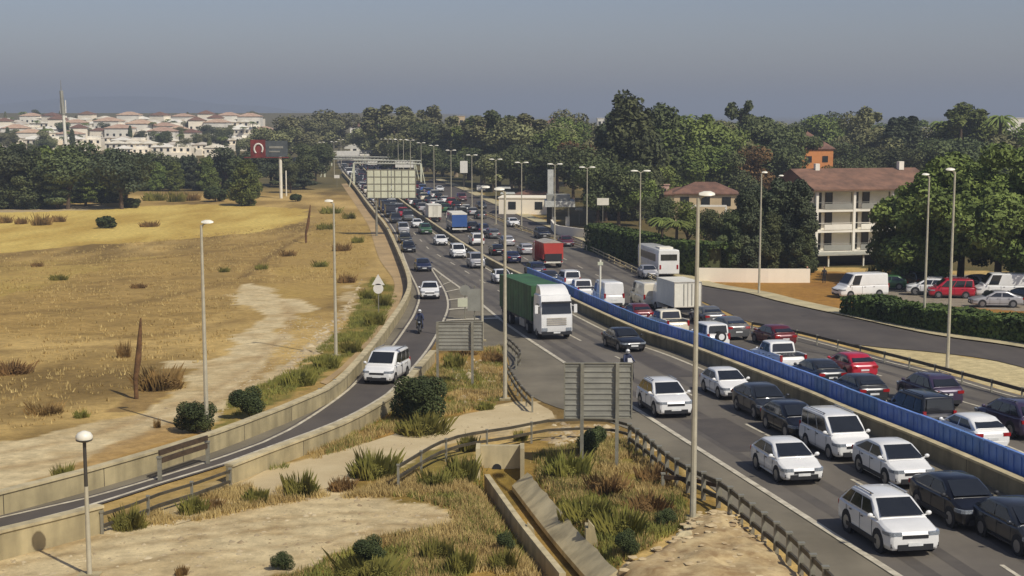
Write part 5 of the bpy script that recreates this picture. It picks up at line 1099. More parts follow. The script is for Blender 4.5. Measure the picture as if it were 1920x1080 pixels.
# second, farther rank that closes the skyline
for i in range(40):
    x = 690+i*32+rt.uniform(-9, 9)
    tree(rt.choice(['round', 'round', 'tall']), rt.choice(['leaf_olive', 'leaf_dark', 'leaf_mid']), x, 306+rt.uniform(-4, 6), 226+rt.uniform(-6, 8), 'in the farthest rank on the skyline', 1.7)
# near big trees beside the balcony block and over the car park
zp = 'around the car park'
for x, y, t, k, lm, w, sd in ((1400, 512, 352, 'dense', 'leaf_conifer', 1.0, 0), (1432, 508, 346, 'dense', 'leaf_conifer', 1.05, 1), (1465, 510, 332, 'dense', 'leaf_conifer', 1.0, 2), (1495, 512, 335, 'dense', 'leaf_conifer', .95, 0), (1372, 512, 392, 'dense', 'leaf_dark', 1.0, 1), (1448, 512, 395, 'dense', 'leaf_dark', 1.1, 0), (1505, 514, 420, 'dense', 'leaf_dark', 1.1, 1), (1716, 532, 345, 'dense', 'leaf_mid', 1.05, 2), (1738, 536, 318, 'dense', 'leaf_bright', 1.15, 0), (1745, 525, 318, 'big', 'leaf_mid', 1.02, 0), (1800, 535, 272, 'big', 'leaf_bright', 1.15, 1), (1870, 545, 262, 'big', 'leaf_mid', 1.12, 2), (1935, 545, 262, 'big', 'leaf_bright', 1.1, 0), (1728, 520, 380, 'big', 'leaf_mid', .8, 1), (1990, 548, 262, 'big', 'leaf_mid', 1.0, 1)):
    tree(k, lm, x, y, t, zp, w, sd, 24000, .165)
tree('round', 'leaf_mid', 1290, 470, 372, zp, 1.1); tree('round', 'leaf_dark', 1345, 480, 385, zp, 1.0); tree('round', 'leaf_dark', 1235, 455, 362, zp, .9); tree('palm', 'leaf_mid', 1268, 505, 408, zp, 1.6); tree('palm', 'leaf_mid', 1240, 500, 402, zp, 1.4); tree('round', 'leaf_bright', 1660, 525, 470, zp, 1.2)
# labels: kind and colour, then the place counted from the left inside its zone
from collections import defaultdict
gr_ = defaultdict(list)
for zone, kind, lm, px, o in TREES: gr_[(zone, kind, lm)].append((px, o))
for (zone, kind, lm), l in gr_.items():
    l.sort(key=lambda q: q[0])
    for i, (px, o) in enumerate(l):
        base = f"{CNM[lm]} {KN[kind]} tree {zone}"
        o['label'] = base if len(l) == 1 else f"{CNM[lm]} {KN[kind]} tree {zone}, {ordw(i)} from left"
# ------------------------------------------------------------------ bushes
BP = {}; BS = defaultdict(list)
def bush(px, py, wpx, hpx, lm, where, dens=1200, seed=None, cat='bush', name='bush'):
    p = P(px, py); s_ = pxm(p); seed = int(px) % 3 if seed is None else seed; key = (lm, seed, dens)
    if key not in BP:
        rg = random.Random(seed+3); b = []
        for _ in range(9): a = rg.uniform(0, 6.28); r = rg.uniform(0, .32); b.append((r*math.cos(a), r*math.sin(a), rg.uniform(.25, .7), .2, .2, .24))
        root = empty('bush', (0, 0, 0))
        if lm == 'leaf_bush': V, Fq = leaves(b, dens*3, .026 if dens > 1500 else .06, seed+40, .5)
        else:      # a sprawling weed: many bent upright blades and a few leaves
            g_ = np.random.default_rng(seed+60); n = int(dens*.55); rr_ = g_.random(n)**.6*.40*(1+.3*np.sin(g_.uniform(0, 6.28, n))); a_ = g_.uniform(0, 6.28, n); bx, by = rr_*np.cos(a_), rr_*np.sin(a_); hh = (1.1-2.0*rr_*g_.random(n))*g_.uniform(.2, 1.12, n)*(.68+.3*np.sin(a_*3+seed)); le = .14*rr_/.36+.04; tx_, ty_ = bx+np.cos(a_)*le*hh*1.2+g_.normal(size=n)*.05, by+np.sin(a_)*le*hh*1.2+g_.normal(size=n)*.05; w_ = g_.uniform(.004, .012, n); px_, py_ = -np.sin(a_+1)*w_, np.cos(a_+1)*w_
            V = np.stack([np.stack([bx-px_, by-py_, 0*bx-.03], 1), np.stack([bx+px_, by+py_, 0*bx-.03], 1), np.stack([(bx*.4+tx_*.6)+px_*1.4, (by*.4+ty_*.6)+py_*1.4, hh*.75], 1), np.stack([tx_, ty_, hh], 1)], 1).reshape(-1, 3); Fq = np.arange(4*n).reshape(-1, 4)
            V2, F2 = leaves([(c[0], c[1], c[2]*.6, c[3], c[4], c[5]*.9) for c in b], int(dens*2.2), .026, seed+40, .45); Fq = np.concatenate([Fq, F2+len(V)]); V = np.concatenate([V, V2])
        np_mesh('foliage', V, Fq, M(lm), parent=root)
        t = MB(); [t.cyl((0, 0, -.05), (c[0]*.8, c[1]*.8, c[2]), .012, .005, 5) for c in b[:6]]; t.build('stems', M('bark'), root); BP[key] = root; o = root
    else: o = copy_tree(BP[key])
    o.name = name; o.location = p; o.scale = (wpx/s_, wpx/s_, hpx/s_*1.05); o.rotation_euler[2] = px % 6
    tag(o, None, cat, 'bushes and shrubs'); BS[(where, lm)].append((px, o)); return o
mat('dummy_', (.1, .1, .1))
leafmat('leaf_dry', srgb(150, 118, 70), srgb(104, 84, 50), .12, .8); leafmat('leaf_weed', srgb(140, 132, 62), srgb(92, 96, 44), .15, .8)
for px, py, w, h, lm, wh, d in (
 (365, 812, 88, 66, 'leaf_bush', 'beside the tall lamp at the slip road wall', 3500), (472, 785, 92, 64, 'leaf_bush', 'beside the tall lamp at the slip road wall', 3500),
 (785, 792, 118, 96, 'leaf_bush', 'filling the corner of the dry grass triangle', 4500), (790, 812, 100, 40, 'leaf_weed', 'in front of the big dark bush by the slip road', 1800),
 (200, 428, 42, 24, 'leaf_bush', 'alone in the bright yellow field', 1200), (78, 422, 36, 22, 'leaf_dry', 'at the far left of the yellow field', 1200), (40, 420, 24, 15, 'leaf_dry', 'at the far left of the yellow field', 1200), (8, 418, 30, 16, 'leaf_dry', 'at the far left of the yellow field', 1200), (110, 416, 26, 14, 'leaf_dry', 'at the far left of the yellow field', 1200), (280, 425, 36, 12, 'leaf_dry', 'at the far left of the yellow field', 1200),
 (232, 670, 26, 34, 'leaf_dry', 'right of the leaning dead trunk', 1200), (153, 783, 28, 16, 'leaf_weed', 'in the dry field above the globe lamp', 1200), (295, 802, 14, 20, 'leaf_dry', 'in the dry field above the globe lamp', 1200), (120, 897, 40, 28, 'leaf_weed', 'outside the slip road wall near the globe lamp', 1800),
 (85, 775, 70, 22, 'leaf_dry', 'in the dry field above the globe lamp', 1200), (300, 728, 90, 40, 'leaf_dry', 'right of the leaning dead trunk', 1800), (20, 700, 80, 26, 'leaf_dry', 'in the dry field above the globe lamp', 1200),
 (243, 990, 60, 42, 'leaf_weed', 'on the sandy strip before the slip road', 2500), (362, 962, 48, 36, 'leaf_weed', 'on the sandy strip before the slip road', 2500), (478, 942, 46, 30, 'leaf_weed', 'on the sandy strip before the slip road', 2500), (400, 955, 36, 24, 'leaf_dry', 'on the sandy strip before the slip road', 1800), (565, 928, 62, 44, 'leaf_weed', 'on the sandy strip before the slip road', 2500), (700, 893, 86, 50, 'leaf_weed', 'at the low end of the ditch railing', 3000), (640, 918, 50, 26, 'leaf_dry', 'at the low end of the ditch railing', 1800),
 (862, 900, 60, 46, 'leaf_weed', 'left of the culvert headwall', 3000), (878, 845, 34, 34, 'leaf_weed', 'left of the culvert headwall', 2500), (815, 912, 60, 34, 'leaf_weed', 'left of the culvert headwall', 1800), (975, 826, 26, 20, 'leaf_weed', 'behind the culvert headwall', 1800), (1105, 855, 78, 62, 'leaf_bush', 'under the large grey sign', 3500), (1060, 895, 80, 50, 'leaf_weed', 'under the large grey sign', 3000),
 (530, 1068, 52, 34, 'leaf_bush', 'along the bottom edge of the photo', 2500), (700, 1058, 84, 56, 'leaf_bush', 'along the bottom edge of the photo', 3500), (818, 1050, 56, 44, 'leaf_weed', 'along the bottom edge of the photo', 3000), (862, 1072, 50, 46, 'leaf_weed', 'along the bottom edge of the photo', 3000), (952, 1035, 48, 42, 'leaf_bush', 'along the bottom edge of the photo', 3000), (945, 1068, 46, 40, 'leaf_weed', 'along the bottom edge of the photo', 3000), (690, 1085, 120, 40, 'leaf_weed', 'along the bottom edge of the photo', 3000), (340, 1078, 24, 20, 'leaf_dry', 'along the bottom edge of the photo', 1800),
 (1105, 975, 80, 46, 'leaf_weed', 'right of the ditch', 3000), (1180, 1045, 64, 56, 'leaf_bush', 'right of the ditch', 3500), (1165, 1000, 90, 50, 'leaf_weed', 'right of the ditch', 3000), (1248, 985, 50, 34, 'leaf_bush', 'right of the ditch', 2500), (1215, 960, 80, 40, 'leaf_dry', 'right of the ditch', 2500), (1140, 925, 80, 40, 'leaf_dry', 'right of the ditch', 2500), (1075, 985, 50, 34, 'leaf_weed', 'right of the ditch', 2500), (1225, 905, 60, 34, 'leaf_dry', 'right of the ditch', 2500),
 (560, 722, 60, 34, 'leaf_weed', 'on the slope outside the slip road bend', 1800), (660, 660, 40, 24, 'leaf_weed', 'on the slope outside the slip road bend', 1800), (700, 610, 40, 26, 'leaf_weed', 'on the slope outside the slip road bend', 1800), (720, 575, 30, 24, 'leaf_weed', 'on the slope outside the slip road bend', 1800), (610, 690, 50, 26, 'leaf_weed', 'on the slope outside the slip road bend', 1800), (690, 560, 30, 20, 'leaf_weed', 'on the slope outside the slip road bend', 1800),
 (555, 378, 26, 16, 'leaf_bush', 'at the far corner of the field', 1200), (245, 390, 40, 20, 'leaf_bush', 'at the far corner of the field', 1200), (190, 384, 30, 34, 'leaf_bush', 'before the dark tree belt', 1200), (330, 378, 34, 20, 'leaf_weed', 'before the dark tree belt', 1200), (405, 378, 50, 30, 'leaf_bush', 'before the dark tree belt', 1200), (360, 376, 30, 16, 'leaf_dry', 'before the dark tree belt', 1200), (290, 376, 44, 18, 'leaf_weed', 'before the dark tree belt', 1200), (450, 375, 40, 22, 'leaf_weed', 'before the dark tree belt', 1200),
 (870, 665, 50, 18, 'leaf_dry', 'in the dry grass triangle', 1800), (925, 680, 40, 26, 'leaf_dry', 'in the dry grass triangle', 1800), (910, 768, 30, 16, 'leaf_weed', 'in the dry grass triangle', 1800), (850, 690, 40, 30, 'leaf_weed', 'in the dry grass triangle', 1800),
 (610, 430, 34, 14, 'leaf_weed', 'on the rough slope above the pale verge', 1200), (655, 410, 26, 14, 'leaf_weed', 'on the rough slope above the pale verge', 1200), (640, 470, 36, 16, 'leaf_dry', 'on the rough slope above the pale verge', 1200), (600, 500, 30, 12, 'leaf_weed', 'on the rough slope above the pale verge', 1200), (670, 455, 24, 14, 'leaf_weed', 'on the rough slope above the pale verge', 1200), (620, 400, 40, 14, 'leaf_weed', 'on the rough slope above the pale verge', 1200), (650, 530, 34, 18, 'leaf_dry', 'on the rough slope above the pale verge', 1200), (540, 480, 30, 12, 'leaf_dry', 'on the rough slope above the pale verge', 1200), (490, 505, 24, 12, 'leaf_weed', 'on the rough slope above the pale verge', 1200), (420, 510, 20, 10, 'leaf_weed', 'in the middle of the brown field', 1200), (260, 540, 30, 10, 'leaf_dry', 'in the middle of the brown field', 1200), (110, 525, 34, 12, 'leaf_weed', 'in the middle of the brown field', 1200), (70, 500, 22, 10, 'leaf_dry', 'in the middle of the brown field', 1200),
 (1335, 505, 50, 34, 'leaf_bush', 'beside the white garden wall', 1800), (1640, 520, 30, 26, 'leaf_weed', 'beside the balcony block', 1800), (1315, 512, 26, 14, 'leaf_bush', 'beside the white garden wall', 1200)):
    bush(px, py, w, h, lm, wh, d)
BN = {'leaf_bush': 'dark leafy bush', 'leaf_weed': 'yellowish scrubby bush', 'leaf_dry': 'dry brownish shrub'}
for (wh, lm), l in BS.items():
    l.sort(key=lambda q: q[0])
    for i, (px, o) in enumerate(l): o['label'] = f"{BN[lm]} {wh}" if len(l) == 1 else f"{BN[lm]} {wh}, {ordw(i)} from left"
# ------------------------------------------------------------------ hedges
def hedge(line, h, w, label, dens=90, size=.12):
    a = resample(line, max(4, int(length(line)/1.5))); rg = np.random.default_rng(9); L = length(line); n = int(L*dens)
    core = MB(); l, r_ = offset([tuple(q) for q in a], -w*.4), offset([tuple(q) for q in a], w*.4)
    root = empty('hedge', (float(a[0][0]), float(a[0][1]), float(gz(*a[0]))), 0, label, 'hedge'); o0 = np.array(root.location)
    core.loft([[Vector((l[i][0], l[i][1], float(gz(*l[i]))-.2))-Vector(o0), Vector((l[i][0], l[i][1], float(gz(*l[i]))+h*.9))-Vector(o0), Vector((r_[i][0], r_[i][1], float(gz(*r_[i]))+h*.9))-Vector(o0), Vector((r_[i][0], r_[i][1], float(gz(*r_[i]))-.2))-Vector(o0)] for i in range(1, len(a)-1)])
    core.build('branches', M('leaf_dark'), root, fix=True)
    s = np.r_[0, np.cumsum(np.hypot(*np.diff(a, axis=0).T))]; u = rg.random(n)*s[-1]; x = np.interp(u, s, a[:, 0]); y = np.interp(u, s, a[:, 1]); tx = np.interp(u+.5, s, a[:, 0])-np.interp(u-.5, s, a[:, 0]); ty = np.interp(u+.5, s, a[:, 1])-np.interp(u-.5, s, a[:, 1]); tl = np.hypot(tx, ty)+1e-6; nx_, ny_ = -ty/tl, tx/tl
    side = rg.random(n); o = np.where(side < .4, rg.uniform(-1, 1, n), np.where(side < .7, -1, 1)*rg.uniform(.85, 1.12, n))*w/2; z = np.where(side < .4, h*rg.uniform(.9, 1.06, n), rg.uniform(0, h, n))+(vnoise(u, u*0, 1.7, 77)-.5)*.3
    c = np.stack([x+nx_*o, y+ny_*o, gz(x, y)+z], 1)-o0; d = np.stack([nx_*np.sign(o)*(side >= .4), ny_*np.sign(o)*(side >= .4), (side < .4)*1.0], 1)+rg.normal(size=(n, 3))*.5
    d /= np.linalg.norm(d, axis=1)[:, None]; t = np.cross(d, rg.normal(size=(n, 3))); t /= np.linalg.norm(t, axis=1)[:, None]; q = np.cross(d, t); t *= size; q *= size*.7
    np_mesh('foliage', np.stack([c-t, c-q, c+t, c+q], 1).reshape(-1, 3), np.arange(4*n).reshape(-1, 4), M('hedge_green'), parent=root); return root
hedge(curve([(1118, 468), (1200, 492), (1290, 512), (1350, 520)]), 3.6, 3.5, 'long clipped hedge behind the white coach', 500, .22)
hedge(curve([(1606, 588), (1700, 606), (1800, 624), (1925, 640), (2100, 668)]), 1.6, 3.2, 'low dark hedge between the service road and the car park', 420, .2)
# ------------------------------------------------------------------ grass and weeds: one mass of thin blades
def turf(name, polys, n, hgt, m, seed, wb=.05, lean=.35):
    rg = np.random.default_rng(seed); allx = []; 
    for poly, k in polys:
        w = pts(poly); a = np.array(w); x0, y0 = a.min(0); x1, y1 = a.max(0); cx = np.empty(0); cy = np.empty(0); want = int(n*k)
        while len(cx) < want:
            x = rg.uniform(x0, x1, want*2); y = rg.uniform(y0, y1, want*2); keep = inpoly(x, y, w) & (fbm(x, y, 2.5, 90+seed) > .46); cx = np.r_[cx, x[keep]]; cy = np.r_[cy, y[keep]]
        allx.append(np.stack([cx[:want], cy[:want]], 1))
    c = np.concatenate(allx); N = len(c); nb = 4; c = np.repeat(c, nb, 0)+rg.normal(size=(N*nb, 2))*.1; N = len(c); z = gz(c[:, 0], c[:, 1])
    a = rg.uniform(0, 6.28, N); h = hgt*rg.uniform(.4, 1.3, N); l = rg.normal(size=(N, 2))*h[:, None]*lean; dx, dy = np.cos(a)*wb, np.sin(a)*wb
    V = np.stack([np.stack([c[:, 0]-dx, c[:, 1]-dy, z-.03], 1), np.stack([c[:, 0]+dx, c[:, 1]+dy, z-.03], 1), np.stack([c[:, 0]+l[:, 0], c[:, 1]+l[:, 1], z+h], 1)], 1).reshape(-1, 3)
    tag(np_mesh(name, V, np.arange(3*N).reshape(-1, 3), M(m)), kind='stuff')
    bpy.context.scene.objects[-1] if False else None
mat('grass_dry', srgb(198, 174, 112), .9, col2=srgb(156, 130, 76), scale=.6); mat('grass_green', srgb(142, 138, 62), .9, col2=srgb(102, 106, 46), scale=.6)
fg1 = [(640, 935), (750, 890), (890, 860), (905, 900), (960, 1000), (1010, 1080), (1010, 1110), (470, 1110), (560, 1075), (700, 1012), (850, 985), (850, 955), (760, 930)]
fg2 = [(1010, 850), (1150, 820), (1190, 830), (1270, 900), (1290, 985), (1150, 1075), (1110, 1060), (1060, 985), (1010, 900)]
fg3 = [(838, 665), (940, 650), (945, 745), (910, 765), (810, 785), (760, 800), (660, 840), (560, 875), (500, 885), (640, 812), (760, 740)]
fg4 = [(210, 985), (430, 915), (560, 905), (620, 930), (470, 955), (340, 985)]
fg5 = [(700, 520), (735, 540), (745, 560), (690, 640), (600, 705), (480, 768), (420, 790), (430, 750), (540, 700), (650, 610)]
fg6 = [(0, 905), (160, 868), (300, 830), (400, 800), (330, 790), (150, 830), (0, 870)]
turf('grass', ((fg1, .38), (fg2, .3), (fg3, .2), (fg4, .08)), 20000, .25, 'grass_dry', 1, .022)
turf('weeds', ((fg2, .3), (fg1, .2), (fg3, .2), (fg5, .3)), 14000, .24, 'grass_green', 2, .025)
fld = [(0, 480), (560, 420), (640, 400), (690, 430), (690, 500), (600, 535), (450, 528), (440, 630), (380, 680), (300, 690), (200, 770), (0, 815)]
turf('dry_field_grass', ((fld, 1),), 5000, .22, 'grass_dry', 3, .05)

def rubble(name, polys, n, r0, r1, m, seed, lift=0.0):
    rg = np.random.default_rng(seed); base = np.array([(1, 0, 0), (.3, .9, 0), (-.8, .6, 0), (-.9, -.5, 0), (.2, -1, 0), (.2, .1, .7)]); Vs = []; Fs = []; k = 0
    for poly, share in polys:
        w = pts(poly); a = np.array(w); x = rg.uniform(a[:, 0].min(), a[:, 0].max(), n*6); y = rg.uniform(a[:, 1].min(), a[:, 1].max(), n*6); ok = inpoly(x, y, w); x, y = x[ok][:int(n*share)], y[ok][:int(n*share)]
        z = gz(x, y)+lift
        for i in range(len(x)):
            r = rg.uniform(r0, r1)*(1 if rg.random() < .85 else 1.8); an = rg.uniform(0, 6.28); c, s_ = math.cos(an), math.sin(an); b = base*(r*rg.uniform(.7, 1.3, (6, 3))); Vs.append(np.stack([b[:, 0]*c-b[:, 1]*s_+x[i], b[:, 0]*s_+b[:, 1]*c+y[i], b[:, 2]*.8+z[i]-.01], 1)); Fs += [(k, k+1, k+5), (k+1, k+2, k+5), (k+2, k+3, k+5), (k+3, k+4, k+5), (k+4, k, k+5)]; k += 6
    tag(np_mesh(name, np.concatenate(Vs), np.array(Fs), M(m)), kind='stuff')
mat('pebble', srgb(206, 188, 148), .9, col2=srgb(140, 118, 84), scale=.9)
rubble('gravel', (([(0, 1000), (200, 985), (430, 900), (620, 930), (700, 920), (850, 955), (850, 990), (700, 1010), (560, 1075), (0, 1110)], .35), ([(240, 790), (400, 735), (470, 690), (540, 600), (600, 590), (640, 640), (520, 720), (400, 790)], .4), ([(640, 870), (830, 800), (1000, 760), (1030, 785), (830, 830)], .25)), 2600, .025, .09, 'pebble', 5)
rubble('loose_stones', (([(1020, 835), (1040, 790), (1160, 800), (1240, 850), (1180, 830), (1050, 850)], .3), ([(840, 680), (935, 660), (945, 740), (900, 765), (860, 760)], .3), ([(640, 620), (600, 660), (460, 735), (520, 700), (660, 560), (680, 520)], .4)), 500, .08, .22, 'pebble', 6)
# ------------------------------------------------------------------ buildings
mat('wall_white', srgb(238, 231, 212), .85, var=.06, scale=.3, objvar=.04); mat('wall_cream', srgb(214, 190, 148), .85, var=.08, scale=.3, objvar=.06); mat('wall_orange', srgb(206, 136, 78), .85, var=.08, scale=.3); mat('wall_pink', srgb(206, 170, 150), .85, var=.08, scale=.3)
mat('wall_grey', srgb(150, 148, 136), .85, var=.08, scale=.3); mat('wall_bright', srgb(250, 238, 212), .8, var=.03, scale=.3)
mat('roof_tile', srgb(136, 100, 80), .9, col2=srgb(98, 74, 60), scale=.5, objvar=.08, bump=.4); mat('window_dark', (.03, .032, .03), .2); mat('shutter', srgb(70, 46, 36), .6); mat('roof_whitish', srgb(232, 224, 204), .9, col2=srgb(190, 176, 150), scale=.3, objvar=.15); mat('roof_pale', srgb(206, 178, 150), .9, col2=srgb(170, 134, 108), scale=.8, objvar=.12); mat('awning', srgb(168, 166, 150), .8, var=.08); mat('canopy', srgb(196, 196, 186), .5)
def frame2(a, b):
    d = b-a; d.z = 0; return math.atan2(d.y, d.x), d.length
def hip_roof(mb, x0, x1, y0, y1, z, h, over=.4):
    x0 -= over; x1 += over; y0 -= over; y1 += over; w = (y1-y0)/2; ym = (y0+y1)/2; a = min(w*.9, (x1-x0)/2-.01)
    mb.add([(x0, y0, z), (x1, y0, z), (x1, y1, z), (x0, y1, z), (x0+a, ym, z+h), (x1-a, ym, z+h), (x0, y0, z-.15), (x1, y0, z-.15), (x1, y1, z-.15), (x0, y1, z-.15)], [(0, 1, 5, 4), (1, 2, 5), (2, 3, 4, 5), (3, 0, 4), (6, 7, 1, 0), (7, 8, 2, 1), (8, 9, 3, 2), (9, 6, 0, 3), (9, 8, 7, 6)])
# balcony block
a, b = P(1527, 497), P(1738, 492); rz, Wd = frame2(a, b); z = float(min(a.z, b.z)); eave = height_at(a, 357); gf = height_at(a, 486)
gf = 1.6
hb = empty('apartment_block', (a.x, a.y, a.z), rz, 'three storey white block with deep balconies and a brown tiled roof', 'building'); D = 11
st = (eave-gf)/3
MB().box((Wd/2, D/2+1.6, eave/2-.3), (Wd, D-.2, eave+.4)).build('wall', M('wall_white'), hb)
rf_ = MB(); 
rf_.add([(-.6, -.6, eave+.12), (Wd+1.6, -.6, eave+.12), (Wd+1.6, D/2+1, eave+2.5), (-.6, D/2+1, eave+2.5), (Wd+1.6, D+2.2, eave+.12), (-.6, D+2.2, eave+.12), (-.6, -.6, eave-.06), (Wd+1.6, -.6, eave-.06), (Wd+1.6, D+2.2, eave-.06), (-.6, D+2.2, eave-.06)], [(0, 1, 2, 3), (3, 2, 4, 5), (0, 3, 5, 9, 6), (1, 7, 8, 4, 2), (6, 7, 1, 0), (9, 8, 7, 6)])
rf = rf_.build('roof', M('roof_tile'), hb); MB().box((3.0, D/2+.6, eave+2.7), (.6, .6, .9)).build('chimney', M('wall_white'), rf)
MB().box((Wd*.94, D/2+.4, eave+2.8), (.7, .7, 1.1)).build('chimney', M('wall_white'), rf)
for i in range(4):
    zf = gf+st*i if i < 3 else eave-.14
    MB().box((Wd/2, .78, zf), (Wd+.1, 1.66, .26)).build('balcony_slab', M('wall_white'), hb)
for x in (.16, Wd*.335, Wd*.67, Wd-.16): MB().box((x, .1, (gf+eave)/2+.02), (.34, .4, eave-gf-.2)).build('pillar', M('wall_white'), hb)
for i in range(3):
    zf = gf+st*i+.14
    for x0, x1 in ((.4, Wd*.335-.2), (Wd*.335+.2, Wd*.67-.2), (Wd*.67+.2, Wd-.4)):
        q = MB(); q.box(((x0+x1)/2+.4, .0, zf+.42), (x1-x0-.9, .07, .7)); q.box(((x0+x1)/2, 0, zf+.93), (x1-x0, .06, .06)); q.build('balustrade', M('wall_grey' if i != 1 else 'wall_white'), hb)
        for k_, (u, w_) in enumerate(((.08, .85), (.4, .85))):
            f = MB().box((x0+(x1-x0)*u+.3, 1.66, zf+1.1), (w_+.15, .16, 2.2)).build('balcony_door', M('shutter' if k_ else 'wall_grey'), hb); MB().box((x0+(x1-x0)*u+.3, 1.57, zf+1.1), (w_, .05, 2.05)).build('pane', M('window_dark'), f)
MB().box((Wd/2-.2, -1.4, gf-.05), (Wd+1.8, 3.3, .16)).build('canopy', M('awning'), hb)
for x in (.6, Wd*.34, Wd*.67, Wd-.5): MB().cyl((x, -2.6, -.4), (x, -2.6, gf-.1), .12, n=8).build('canopy_post', M('wall_white'), hb)
MB().box((Wd/2, 1.66, .7), (Wd-2, .1, 1.5)).build('shop_window', M('window_dark'), hb)
# generic house
HT = {}
def house(px, py, wpx, ytop, label, wm='wall_white', roof='hip', storeys=2, D=9, rz=0.0, group=None, cols=None, name='house', rfh=1.8, cat='house'):
    p = P(px, py); s_ = pxm(p); Wd = wpx/s_; H = height_at(p, ytop)-(rfh if roof == 'hip' else 0); root = empty(name, p, rz, label, cat, group)
    MB().box((0, D/2, H/2-.5), (Wd, D, H+1)).build('wall', M(wm), root)
    if roof == 'hip':
        q = MB(); hip_roof(q, -Wd/2, Wd/2, 0, D, H, rfh); q.build('roof', M('roof_tile'), root)
    else:
        q = MB(); q.box((0, D/2, H+.08), (Wd+.3, D+.3, .18)); q.build('roof', M(wm), root)
    cols = cols or max(2, int(Wd/3.2)); sh = H/storeys
    for i in range(storeys):
        for j in range(cols):
            x = -Wd/2+Wd*(j+.5)/cols; f = MB().box((x, -.02, sh*i+sh*.55), (min(1.5, Wd/cols*.6), .1, min(1.5, sh*.55))).build('window', M('window_dark'), root)
    return root
house(1322, 428, 116, 343, 'pale villa with a brown tiled roof left of the dark trees', 'wall_cream', storeys=2, D=8, rz=-.12)
vb = empty('balcony_frame', P(1328, 440), -.1, 'white two bay balcony frame in front of the villa with tiled roof', 'balcony'); pv = Vector(vb.location); s_ = pxm(pv); hh = height_at(pv, 386)
q = MB(); [q.box((x/s_, 0, hh/2), (.3, .3, hh)) for x in (-30, 32)]; q.build('pillar', M('wall_white'), vb)
q = MB(); [q.box((1/s_, 0, z_), (64/s_, .4, .28)) for z_ in (hh, hh*.5)]; q.build('beam', M('wall_white'), vb)
house(1228, 408, 52, 347, 'pinkish house with pale roof terrace between the hedge and the tall trees', 'wall_pink', 'flat', 2, 7)
house(1275, 410, 60, 352, 'low house with brown roof just left of the villa', 'wall_cream', 'hip', 1, 6, rfh=1.2)
house(1300, 405, 44, 358, 'small white annex with round-edged roof before the villa', 'wall_white', 'flat', 1, 5)
house(1398, 392, 34, 338, 'small white house peeping out right of the villa', 'wall_white', 'flat', 2, 5)
house(1530, 366, 66, 246, 'orange house with tiled roof rising behind the balcony block', 'wall_orange', 'hip', 2, 12, rz=.25, rfh=4.2)
house(985, 402, 100, 372, 'long low bright white building beside the fuel station sign', 'wall_bright', 'flat', 1, 8, rz=-.1, cols=2)
house(1007, 380, 78, 356, 'low building with brownish roof behind the bright white building', 'wall_pink', 'hip', 1, 6, rfh=1.0)
house(1128, 300, 16, 222, 'slim white tower block seen above the trees', 'wall_white', 'flat', 4, 8)
house(1163, 300, 16, 226, 'small white house between the dark tall trees on the skyline', 'wall_white', 'flat', 3, 8)
house(1037, 300, 28, 221, 'white house on the skyline above the fuel station', 'wall_white', 'hip', 3, 8, rfh=2)
house(682, 292, 50, 226, 'pink and white block at the end of the road', 'wall_white', 'hip', 3, 14, rfh=2.5)
house(1905, 330, 40, 222, 'white block on the skyline at the right edge', 'wall_white', 'flat', 4, 10)
house(1930, 360, 50, 290, 'pale house among the trees at the right edge', 'wall_cream', 'flat', 2, 10)
house(1742, 340, 14, 240, 'narrow white facade between the cypresses and the palms', 'wall_white', 'flat', 4, 8)
house(860, 285, 22, 218, 'pale block just showing above the wood', 'wall_cream', 'flat', 3, 8)
# fuel station
fs = empty('fuel_station', P(1052, 425), 0, 'fuel station canopy with grey fascia beside its tall sign', 'fuel station'); p = Vector(fs.location); s_ = pxm(p); z1 = height_at(p, 377); z0 = height_at(p, 388)
MB().box((-.2, 3, (z0+z1)/2), (56/s_, 6.5, z1-z0)).build('canopy', M('canopy'), fs); MB().box((-.4, 3.4, z1+.5), (44/s_, 5, .9)).build('canopy_top', M('wall_grey'), fs)
for x in (-1.4, 1.4): MB().cyl((x, 2, -.1), (x, 2, z0), .14, n=8).build('post', M('canopy'), fs)
MB().box((-1.2, 1.9, .8), (.7, .5, 1.6)).build('fuel_pump', M('sign_white'), fs); MB().box((1.2, 1.9, .8), (.7, .5, 1.6)).build('fuel_pump', M('sign_white'), fs)
tw = empty('totem_sign', P(1032, 420), 0, 'tall pale totem sign of the fuel station', 'sign'); p = Vector(tw.location); s_ = pxm(p); z1 = height_at(p, 318); z0 = height_at(p, 372)
MB().box((0, 0, (z0+z1)/2), (11/s_, .6, z1-z0)).build('sign_box', M('canopy'), tw); MB().box((0, 0, (z0-.0)/2), (14/s_, .7, z0-.02)).build('base', M('window_dark'), tw)
q = MB(); q.box((0, -.33, z0+.3), (16/s_, .2, .5)); q.build('skirt', M('canopy'), tw)
# garden walls
wall('garden_wall', curve([(1303, 528), (1360, 529), (1440, 530), (1518, 530)]), .3, height_at(P(1400, 529), 503), M('wall_bright'), 'bright white garden wall in front of the dark trees', 'wall')
wall('garden_wall', curve([(1034, 428), (1042, 438), (1060, 442), (1104, 448)]), .3, 1.5, M('wall_bright'), 'curved white garden wall below the fuel station', 'wall')
wall('garden_wall', curve([(1640, 528), (1700, 530), (1760, 533)]), .3, .9, M('wall_white'), 'low white wall behind the parked cars', 'wall')
